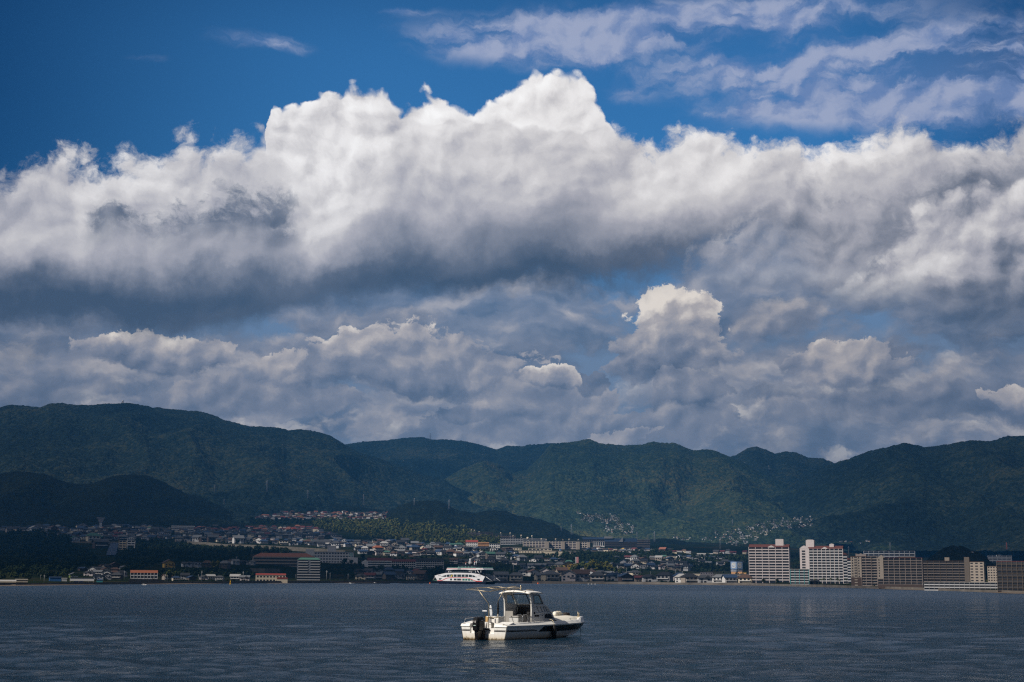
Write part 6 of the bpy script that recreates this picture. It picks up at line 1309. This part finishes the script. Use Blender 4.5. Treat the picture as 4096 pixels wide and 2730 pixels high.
woods = [
 ("woodland", [(-60, 2160), (40, 2146), (100, 2136), (150, 2130), (200, 2138), (250, 2143), (275, 2162), (300, 2190), (350, 2207), (375, 2237), (392, 2262), (300, 2272), (286, 2300), (280, 2312), (110, 2318), (-60, 2322)], 620, 15, 26, L_DARK),
 ("woodland", [(540, 2170), (640, 2166), (700, 2180), (800, 2190), (1000, 2196), (1150, 2206), (1180, 2216), (1005, 2220), (1005, 2254), (900, 2252), (780, 2244), (640, 2250), (560, 2280), (470, 2290), (440, 2260), (480, 2222)], 520, 13, 20, L_DARK),
 ("woodland", [(640, 2285), (800, 2284), (1010, 2290), (1015, 2312), (800, 2310), (640, 2316)], 110, 12, 20, L_DARK),
 ("woodland", [(1230, 2096), (1300, 2084), (1500, 2088), (1560, 2082), (1700, 2090), (1800, 2096), (1900, 2132), (2000, 2160), (2000, 2178), (1860, 2178), (1640, 2168), (1480, 2155), (1400, 2132), (1290, 2122)], 900, 11, 19, L_OLIVE),
 ("woodland", [(940, 2081), (1250, 2081), (1320, 2084), (1240, 2098), (1000, 2102), (940, 2098)], 150, 9, 14, L_DARK),
 ("woodland", [(1895, 2204), (1980, 2200), (2010, 2218), (2160, 2228), (2200, 2226), (2260, 2216), (2330, 2212), (2400, 2218), (2560, 2212), (2690, 2206), (2700, 2228), (2600, 2238), (2400, 2246), (2200, 2240), (2080, 2236), (1950, 2226)], 300, 11, 18, L_DARK),
 ("woodland", [(2690, 2232), (2960, 2228), (2990, 2250), (2990, 2286), (2790, 2292), (2740, 2270)], 180, 12, 20, L_DARK),
 ("woodland", [(3165, 2225), (3210, 2225), (3210, 2290), (3165, 2290)], 30, 12, 18, L_DARK),
 ("woodland", [(3925, 2252), (3960, 2252), (3962, 2340), (3932, 2340)], 40, 12, 18, L_MID),
 ("woodland", [(1280, 2262), (1450, 2262), (1680, 2280), (1760, 2284), (1760, 2300), (1500, 2286), (1290, 2284)], 60, 9, 15, L_DARK),
 ("town_greenery", [(0, 2112), (700, 2105), (1300, 2118), (1500, 2180), (1900, 2190), (2080, 2230), (2080, 2250), (1700, 2240), (1200, 2200), (700, 2175), (0, 2170)], 250, 7, 12, L_DARK),
 ("town_greenery", [(1985, 2240), (2560, 2235), (2700, 2290), (2980, 2300), (2980, 2330), (1985, 2322)], 300, 9, 16, L_DARK),
 ("town_greenery", [(1285, 2235), (1450, 2225), (1800, 2225), (2080, 2250), (2080, 2320), (1290, 2320)], 260, 8, 15, L_DARK),
 ("town_greenery", [(280, 2280), (650, 2290), (1020, 2318), (1020, 2326), (280, 2330)], 26, 7, 12, L_DARK),
]
for wi, (nm, P, n, s0, s1, m) in enumerate(woods):
    r = random.Random(40 + wi); pts = []
    for x, y in sample(P, n, r):
        p = on_land(x, y); s = p.y * .98 / FPX; w = r.uniform(s0, s1) * s; pts.append(((p.x, p.y, p.z + w * .30), w))
    o = link(nm, foliage_mass(nm, pts, m, TEMPD if s0 >= 13 else TEMPL)); tag(o, kind='stuff')
o = link("village_trees", foliage_mass("village_trees", VT, L_MID, TEMPL)); tag(o, kind='stuff')
# hedge line on top of the sea wall
pts = []; r = random.Random(3)
for i in range(420):
    x = r.choice([r.uniform(2000, 3000), r.uniform(2000, 3000), r.uniform(3000, 3700), r.uniform(3000, 3700), r.uniform(660, 1010), r.uniform(1300, 1700)]); yb = float(np.interp(x, PXC, YS)) - 10.5; p = on_land(x, yb - r.uniform(0, 2)); s = p.y * .98 / FPX; pts.append(((p.x, p.y, p.z + 1.5 * s), r.uniform(5, 9) * s))
o = link("shore_hedge", foliage_mass("shore_hedge", pts, L_DARK, TEMPL, .7)); tag(o, kind='stuff')
# single trees
def tree_proto(seed, m):
    pts = [((0, 0, .55), .62)]; r = random.Random(seed)
    for k in range(7): a = r.uniform(0, 6.28); q = r.uniform(.12, .26); pts.append(((q * math.cos(a), q * math.sin(a), r.uniform(.34, .86)), r.uniform(.26, .42)))
    cm = foliage_mass("crown", pts, m, TEMPL)
    t = MB(); t.tube([(0, 0, -.1), (.01, 0, .25), (0, .01, .5), (.02, 0, .75)], [.035, .028, .02, .008], 6)
    for k in range(4): a = r.uniform(0, 6.28); t.tube([(0, 0, .3 + .08 * k), (.16 * math.cos(a), .16 * math.sin(a), .48 + .09 * k)], .012, 5, r2=.004)
    return t.mesh("trunk", BARK), cm
TP = [tree_proto(i, m) for i, m in enumerate((L_YEL, L_YEL, L_MID, L_MID, L_DARK, L_DARK))]
def put_tree(x, y, h, k, label, grp="single trees in the shore town"):
    p = on_land(x, y); s = p.y * .98 / FPX * h; rt = empty("tree", p, rnd.uniform(0, 6), s); tag(rt, label, "tree", grp); link("trunk", TP[k][0], rt); link("crown", TP[k][1], rt)
tl = [(2308, 2296, 40, 0), (2328, 2290, 46, 2), (2350, 2298, 44, 0), (2372, 2292, 50, 0), (2395, 2300, 46, 1), (2418, 2296, 48, 0), (2440, 2300, 42, 1), (2462, 2304, 34, 3), (2480, 2306, 30, 3), (2290, 2300, 34, 2), (2250, 2298, 34, 3), (2215, 2296, 32, 3), (2190, 2296, 30, 4), (2120, 2300, 28, 4)]
for i, (x, y, h, k) in enumerate(tl): put_tree(x, y, h, k, "%s tree, %s from %s in the grove right of the ferry" % (("yellowing", "yellowing", "green", "green", "dark", "dark")[k], ORD[sorted([q[0] for q in tl]).index(x)], "the left"))
tl2 = [(862, 2290, 44, 0, "tall yellow-green tree left of long brick-red roof"), (678, 2322, 40, 3, "bushy green tree right of the orange-roofed terrace"), (700, 2316, 30, 3, "smaller green tree beside the bushy one right of the orange-roofed terrace"), (265, 2308, 26, 2, "light green tree at the foot of the dark knoll"), (246, 2312, 22, 2, "small green tree behind the grey shed by the knoll"), (1755, 2310, 46, 4, "dark conical tree behind the stern of the ferry"), (1735, 2314, 40, 4, "dark round tree just left of the ferry"),
       (900, 2318, 30, 4, "dark tree among the shore houses left of red roof"), (1480, 2262, 26, 4, "dark tree before the white gabled hall"), (1380, 2258, 24, 4, "dark tree before the hospital front"), (1405, 2262, 22, 4, "small dark tree at the right end of hospital"), (2870, 2331, 22, 4, "dark garden tree in the waterside row below the white block"), (2912, 2333, 20, 4, "round garden tree in the waterside row below the billboard"), (2290, 2322, 22, 4, "dark garden tree in the waterside row under the grove"), (2035, 2322, 22, 4, "dark garden tree just right of the ferry"), (2510, 2300, 30, 4, "dark tree right of the yellowing grove"), (3185, 2340, 24, 4, "dark tree before the teal-pillared block"), (3055, 2337, 20, 4, "dark tree at the foot of first white tower"), (3110, 2337, 20, 4, "second dark tree at the foot of first white tower"),
       (1500, 2178, 22, 5, "dark tree in the town behind the hospital"), (1640, 2180, 20, 5, "dark tree at the lower edge of the olive wood"), (1450, 2240, 26, 5, "dark tree between hospital and hotel"), (1080, 2186, 22, 5, "dark tree on the long stone wall"), (950, 2178, 20, 5, "left dark tree on the long stone wall")]
for x, y, h, k, lab in tl2: put_tree(x, y, h, k, lab)
# palms along the right promenade
def palm_mesh():
    c = MB(); r = random.Random(9)
    for k in range(22):
        a = k * 2.4; el = r.uniform(-.5, .9); L = r.uniform(.26, .36); P = []
        for i in range(5): t = i / 4; P.append(Vector((L * t * math.cos(a), L * t * math.sin(a), .86 + L * (math.sin(el) * t - .55 * t * t))))
        side = Vector((-math.sin(a), math.cos(a), 0)) * .03
        for i in range(4): w0 = math.sin(math.pi * (.15 + .8 * i / 4)); w1 = math.sin(math.pi * (.15 + .8 * (i + 1) / 4)) if i < 3 else .05; c.quad(P[i] - side * w0, P[i] + side * w0, P[i + 1] + side * w1, P[i + 1] - side * w1)
    return c.mesh("fronds", L_MID)
PF = palm_mesh(); PT = MB().tube([(0, 0, -.1), (.01, 0, .3), (.0, 0, .6), (.01, 0, .88)], [.032, .022, .02, .026], 7).mesh("trunk", BARK)
for i, x in enumerate((3230, 3261, 3288, 3297, 3324, 3350, 3359, 3386, 3412, 3424, 3441, 3470, 3520, 3560, 3600, 3640)):
    yb = float(np.interp(x, PXC, YS)) - 10; p = on_land(x, yb); s = p.y * .98 / FPX * rnd.uniform(24, 32); rt = empty("palm_tree", p, rnd.uniform(0, 6), s); tag(rt, "palm tree, %s from the left along the promenade before the right towers" % ORD[i], "palm tree", "palms on the right promenade"); link("trunk", PT, rt); link("fronds", PF, rt)
# lamp posts / utility poles
PM = MB(); PM.tube([(0, 0, -.1), (0, 0, 1)], [.02, .012], 6); PMm = PM.mesh("pole", mat("grey pole", (.32, .32, .33), .7, .2, 1)); CA = MB().box(-.09, .09, -.01, .01, .88, .905).box(-.07, .07, -.01, .01, .80, .82).mesh("crossarm", MATS["grey pole"])
for i, (x, y, h) in enumerate(((176, 2334, 34), (162, 2322, 22), (660, 2330, 32), (668, 2330, 30), (806, 2328, 44), (793, 2328, 30), (972, 2326, 40), (945, 2266, 40), (942, 2266, 26), (1306, 2322, 40), (1320, 2322, 30), (1392, 2322, 26), (2053, 2290, 36), (2506, 2312, 40), (2470, 2302, 40), (2540, 2316, 30), (2602, 2312, 26), (2703, 2312, 34), (2730, 2314, 30), (3396, 2236, 50), (1183, 2318, 20), (3690, 2352, 18), (2472, 2328, 30), (497, 2320, 36))):
    p = on_land(x, y); s = p.y * .98 / FPX * h; rt = empty("utility_pole", p, rnd.uniform(-.5, .5), s); tag(rt, "grey utility pole, %s of the poles by the shore counted from first near the left knoll" % ORD[i] if 0 else "slim grey utility pole, %s from the left along the shore" % ORD[sorted([176, 162, 660, 668, 806, 793, 972, 945, 942, 1306, 1320, 1392, 2053, 2506, 2470, 2540, 2602, 2703, 2730, 3396, 1183, 3690, 2472, 497]).index(x)], "utility pole", "utility poles of the shore town")
    link("pole", PMm, rt); link("crossarm", CA, rt)
# buoys and small craft on the water
def buoy(px, py, w, h, label, colr, tall):
    p = ground_pt(px, py); s = p.y * .98 / FPX; rt = empty("buoy", p, 0, s); tag(rt, label, "buoy"); m = mat(label[:12] + " paint", colr, .5, .1, 1)
    c = MB(); c.lathe([(w * .5, -1), (w * .55, 1.5), (w * .45, 3.2)], (0, 0, 0), 12); c.build("float", m, rt)
    if tall:
        c = MB(); [c.tube([(w * .35 * math.cos(a), w * .35 * math.sin(a), 3), (w * .1 * math.cos(a), w * .1 * math.sin(a), h * .7)], .5, 4) for a in (0, 1.57, 3.14, 4.71)]; c.box(-w * .22, w * .22, -w * .22, w * .22, h * .45, h * .8); c.build("frame", m, rt); c = MB(); c.lathe([(.8, h * .8), (.8, h)], (0, 0, 0), 8); c.build("lamp", BLKM, rt)
    else: c = MB(); c.lathe([(w * .42, 3.2), (w * .2, h), (.2, h + .5)], (0, 0, 0), 12); c.build("top", m, rt)
buoy(921, 2338.5, 6, 19, "tall yellow navigation buoy in front of the left shore houses", (.75, .42, .02), True)
buoy(1720, 2332 + 4, 4.5, 6, "small orange buoy off the stern ramp of the ferry", (.75, .14, .02), False)
buoy(2152, 2337, 5.5, 6, "round orange buoy right of the motorboat's roof", (.75, .13, .03), False)
def skiff(px, py, w, label, colr, cab=False, rz=0.0):
    p = ground_pt(px, py); s = p.y * .98 / FPX; rt = empty("small_boat", p, rz, s); tag(rt, label, "small boat"); c = MB()
    c.hexa([(-w * .45, -w * .1, -.5), (w * .4, -w * .06, -.5), (w * .4, w * .06, -.5), (-w * .45, w * .1, -.5)], [(-w * .5, -w * .14, 2.2), (w * .55, -.2, 2.8), (w * .55, .2, 2.8), (-w * .5, w * .14, 2.2)]); c.build("hull", colr, rt)
    c = MB(); c.box(-w * .2, w * .12, -w * .08, w * .08, 2.3, 4.6 if cab else 3.2); c.build("cabin" if cab else "cover", WM('white') if cab else colr, rt)
skiff(575, 2341, 22, "small white boat moored before the orange-roofed terrace", WM('white'), True)
skiff(1400, 2335, 10, "tiny white boat off the shore right of the grey slab", WM('white'), True)
skiff(1498, 2334.5, 12, "tiny white boat among dark rafts left of the ferry", WM('white'), True)
for i, x in enumerate((2353, 2366, 2380)): skiff(x, 2338.5, 6, "%s of three tiny white boats right of the cruiser bow" % ORD[i], WM('white'))
for i, x in enumerate(range(8, 160, 19)): 
    p = pt(x, 2339.5, shoreY(x) * 1.01); s = p.y * .98 / FPX; rt = empty("covered_boat", p, 0, s); tag(rt, "blue-covered boat on the left quay, %s from the left" % ORD[i], "boat", "blue-covered boats on the left quay"); c = MB(); c.prism([(-6, 0), (6, 0), (5, 2.4), (-1, 3.6), (-5, 2.2)], 'y', -2, 2); c.build("cover", mat("blue tarp", (.06, .20, .50), .6, .2, .5), rt); c = MB(); c.box(-5, 5, -1.5, 1.5, -2, -.02); c.build("hull", WM('lgrey'), rt)
# dark floating rafts and the quay boards
for i, (a, b, y) in enumerate(((1418, 1555, 2335.5), (1597, 1720, 2335))):
    p0, p1 = ground_pt(a, y), ground_pt(b, y); c = MB(); c.hexa([tuple(p0 + Vector((0, 0, -.2))), tuple(p1 + Vector((0, 0, -.2))), tuple(p1 + Vector((0, 8, -.2))), tuple(p0 + Vector((0, 8, -.2)))], [tuple(p0 + Vector((0, 0, .35))), tuple(p1 + Vector((0, 0, .35))), tuple(p1 + Vector((0, 8, .35))), tuple(p0 + Vector((0, 8, .35)))]); o = c.build("floating_raft", mat("raft timber", (.05, .045, .05), .9, .3, .1)); tag(o, "%s low dark floating raft between the grey slab and ferry" % ("left" if i == 0 else "right"), "raft")

# ------------------------------------------------------------------ unseen cloud deck, added above the view to shade the land
def shade_cloud_deck():
    m = bpy.data.materials.new("added shade cloud"); m.use_nodes = True; g = NG(m.node_tree); g.n.clear(); o = g.node('ShaderNodeOutputMaterial')
    co = g.node('ShaderNodeTexCoord').outputs['Object']; x, y, z = g.xyz(co)
    n = g.noise(co, .0013, 6, .55)
    dep = g.sstep(y, DECK_Y0, DECK_Y0 + 560, -.30, .34)
    a = g.sstep(g.add(n, dep), .40, .62, 0, .90); a = g.mul(a, g.sstep(y, DECK_Y0 + 1900, DECK_Y0 + 3600, 1, .72))
    # openings shaped into the added deck to let sun onto chosen targets
    for (gx, gy, rx, ry, am) in GAPS:
        q = g.add(g.m('POWER', g.m('DIVIDE', g.sub(x, gx), rx), 2), g.m('POWER', g.m('DIVIDE', g.sub(y, gy), ry), 2)); a = g.mul(a, g.sstep(q, .3, 1.3, 1 - am, 1))
    d = g.node('ShaderNodeBsdfTranslucent'); d.inputs[0].default_value = (.75, .76, .8, 1); d2 = g.node('ShaderNodeBsdfDiffuse'); d2.inputs[0].default_value = (.8, .8, .82, 1)
    mx0 = g.node('ShaderNodeMixShader'); mx0.inputs[0].default_value = .7; g.l.new(d.outputs[0], mx0.inputs[1]); g.l.new(d2.outputs[0], mx0.inputs[2])
    t = g.node('ShaderNodeBsdfTransparent'); mx = g.node('ShaderNodeMixShader'); g.l.new(a, mx.inputs[0]); g.l.new(t.outputs[0], mx.inputs[1]); g.l.new(mx0.outputs[0], mx.inputs[2]); g.l.new(mx.outputs[0], o.inputs[0])
    x_ = np.linspace(-11500, 3500, 120); y_ = np.linspace(-2600, 8200, 90); XX, YY = np.meshgrid(x_, y_); ZZ = DECK_Z + fbm(XX / 900, YY / 900, 4) * 160
    ok = link("added_shade_clouds", grid_mesh("added_shade_clouds", np.stack([XX, YY, ZZ], -1), m)); tag(ok, kind='stuff')
DECK_Z = 5200.0
_off = Vector((sd.x / sd.z * DECK_Z, sd.y / sd.z * DECK_Z))
DECK_Y0 = 160 + _off.y
def _gap(px, py, rx, ry, am):
    p = on_land(px, py); return (p.x + _off.x, p.y + _off.y, rx, ry, am)
GAPS = [_gap(2190, 2195, 520, 420, .97), _gap(2650, 2150, 700, 900, .6), _gap(3160, 2335, 200, 240, .9), (FERRY[1].x + _off.x, FERRY[1].y + _off.y, 200, 200, .97), _gap(1650, 2120, 400, 330, .5), _gap(420, 2312, 110, 110, .6), _gap(3470, 2345, 75, 75, .75), (620 + _off.x, 4500 + _off.y, 900, 560, .25), _gap(2947, 2300, 170, 260, .9)]
shade_cloud_deck()
# ------------------------------------------------------------------ haze : real, even air
def build_haze():
    me = MB(); me.box(-5600, 5600, -60, 8500, -3, 800); o = me.build("haze", [], None)
    m = bpy.data.materials.new("haze"); m.use_nodes = True; g = NG(m.node_tree); g.n.clear()
    out = g.node('ShaderNodeOutputMaterial'); v = g.node('ShaderNodeVolumePrincipled')
    v.inputs['Color'].default_value = (.09, .42, .95, 1); v.inputs['Density'].default_value = 5.2e-5; v.inputs['Anisotropy'].default_value = .0
    g.l.new(v.outputs[0], out.inputs['Volume']); o.data.materials.append(m); tag(o, kind='stuff'); return o
build_haze()
